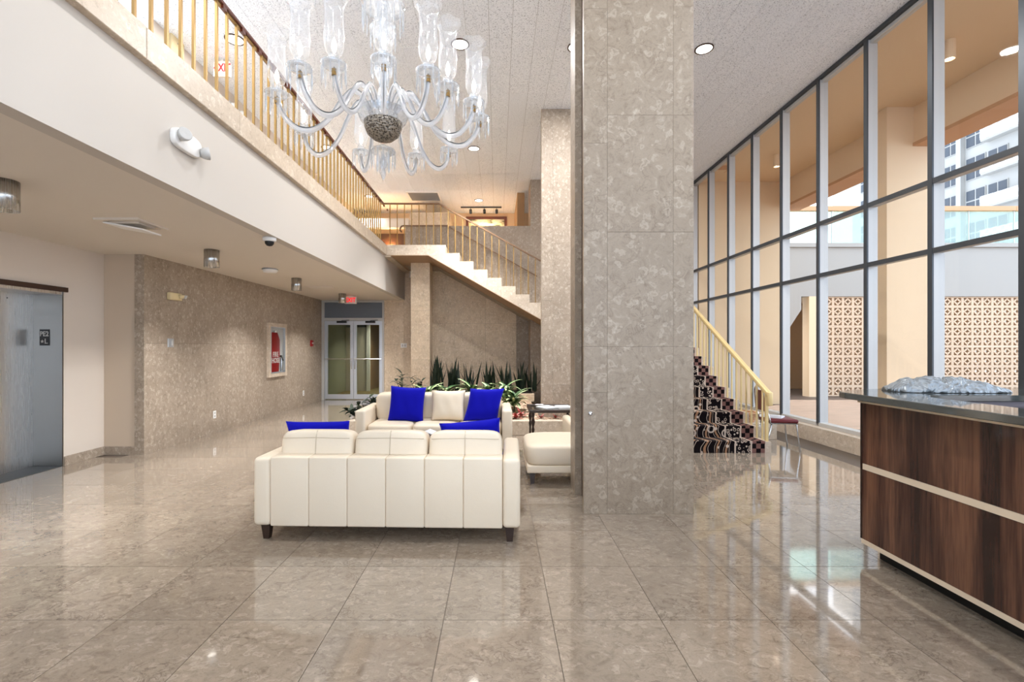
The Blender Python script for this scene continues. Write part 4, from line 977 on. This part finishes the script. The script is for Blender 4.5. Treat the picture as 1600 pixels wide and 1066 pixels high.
for dg in (-151, -108, -63, -30, -12, 14, 36, 52, 73, 91, 143, 170):
    a = math.radians(dg)-PI/2                      # 0 deg points at the viewer
    sc = 1 if abs(dg) not in (12, 52) else .93
    ar = inst(ARM, ch, (0, 0, 0), (0, 0, a), (sc, sc, sc)); inst(WIRE, ar)
    p = Vector((RA*sc*math.cos(a), RA*sc*math.sin(a), 0))
    pn = inst(PAN, ch, tuple(p)); prisms(pn, .070, .012, 9, 1.15, dg); inst(SOCK, pn)
    inst(SHADE, ch, tuple(p), (0, 0, a)); inst(BULB, ch, tuple(p))
for o in (ARM, WIRE, PAN, SOCK, SHADE, BULB, PR): bpy.data.objects.remove(o)
d = bpy.data.lights.new('chandelier_glow', 'POINT'); d.energy = 5; d.color = (1, .95, .88); d.shadow_soft_size = .5; o = bpy.data.objects.new('chandelier_glow', d); COL.objects.link(o); o.location = (-.83, 3.4, 3.62)
# ---- terrace objects
for y, lab in ((8.3, 'tan stucco terrace column seen through the tall windows'), (4.15, 'tan stucco terrace column at the right edge'), (0, 'tan stucco terrace column beside the viewer')):
    if y < 4: continue
    t = T('terrace_column', lab, 'column', (7.37, y, -.02), 0)
    B('shaft', -.45, .45, 0, .22, 0, ZC+.04, 'extcol', t)
    B('shade_fin', -.452, -.40, .22, .30, 0, ZC+.04, 'ext', t)
    if y == 4.15: t.location.x = 9.4
    break
for x, y, lab in ((6.29, 6.5, 'sand coloured cylinder lamp under the terrace soffit, nearer one'), (6.22, 10.4, 'sand coloured cylinder lamp under the terrace soffit, farther one')):
    t = T('terrace_downlight', lab, 'ceiling lamp', (x, y, ZC+.02), 0, 'terrace cylinder lamps')
    MB().lathe([(0, 0), (.068, 0), (.068, -.26), (.06, -.26), (.06, -.2), (0, -.2)], 20).build('can', 'extcol', t); MB().lathe([(0, -.205), (.058, -.205), (.05, -.225), (0, -.23)], 16).build('lamp', 'lens', t)
t = T('soffit_fixture', 'flat tan light box under the terrace soffit at the far end', 'light fixture', (PX(1124, 11.1), 11.1, ZC+.02)); B('housing', -.17, .17, -.1, .1, -.10, 0, 'deckwood', t); B('diffuser', -.14, .14, -.08, .08, -.106, -.10, 'ext', t)
t = T('glass_balustrade', 'pale green glass balustrade with wooden cap on the terrace above the block wall', 'railing', (0, 13.86, 4.52))
for k in range(-2, 9): B('glass_panel', 9.93+1.35*k+.015, 9.93+1.35*(k+1)-.015, 0, .015, 0, .97, 'railglass', t); B('post', 9.93+1.35*k-.012, 9.93+1.35*k+.012, -.01, .03, 0, .97, 'frame', t)
for k in range(-2, 9, 3): B('cap_rail', 9.93+1.35*k, 9.93+1.35*(k+3)-.01, -.07, .10, .97, 1.10, 'deckwood', t)
# far apartment block
ab = T('apartment_building', 'white apartment block with rows of dark windows beyond the terrace', 'building', (40, 30, 0))
B('wall', .3, 12, -2, 23, 0, 44, 'extwhite', ab); B('stair_tower', .6, 12, 23, 26.5, 0, 30, 'coping', ab)
for y in (10.25, 19.6): B('pilaster', -.1, .3, y, y+.42, 0, 44, 'extwhite', ab)
def far_window(y0, y1, zt, h):
    f = B('window', .22, .30, y0, y1, zt-h, zt, 'extwhite', ab); cw_ = (y1-y0)/2
    rows = 2 if h > 1.2 else 1; rh = h/rows
    for i in range(2):
        for j in range(rows): B('pane', .19, .23, y0+cw_*i+.06, y0+cw_*(i+1)-.06, zt-h+rh*j+.06, zt-h+rh*(j+1)-.06, 'winglass', f)
for fl_ in range(8):
    zt = 9.2+2.75*fl_
    for y0, y1, h in ((10.7, 12.2, 1.9), (8.5, 10.1, 1.9), (6.8, 8.3, .95), (13.2, 14.7, 1.9), (16.4, 17.9, 1.9), (20.2, 21.7, 1.9)): far_window(y0, y1, zt, h)
    B('balcony_slab', -.35, .3, 2.0, 6.4, zt-2.0, zt-1.85, 'extwhite', ab); B('balcony_screen', -.40, -.32, 3.2, 8.35, zt-1.85, zt-1.0, 'screen', ab); B('balcony_slab', -.35, .3, 6.4, 8.35, zt-2.0, zt-1.85, 'extwhite', ab)
    B('balcony_door', .25, .30, 4.6, 5.6, zt-1.85, zt+.1, 'winglass', ab)
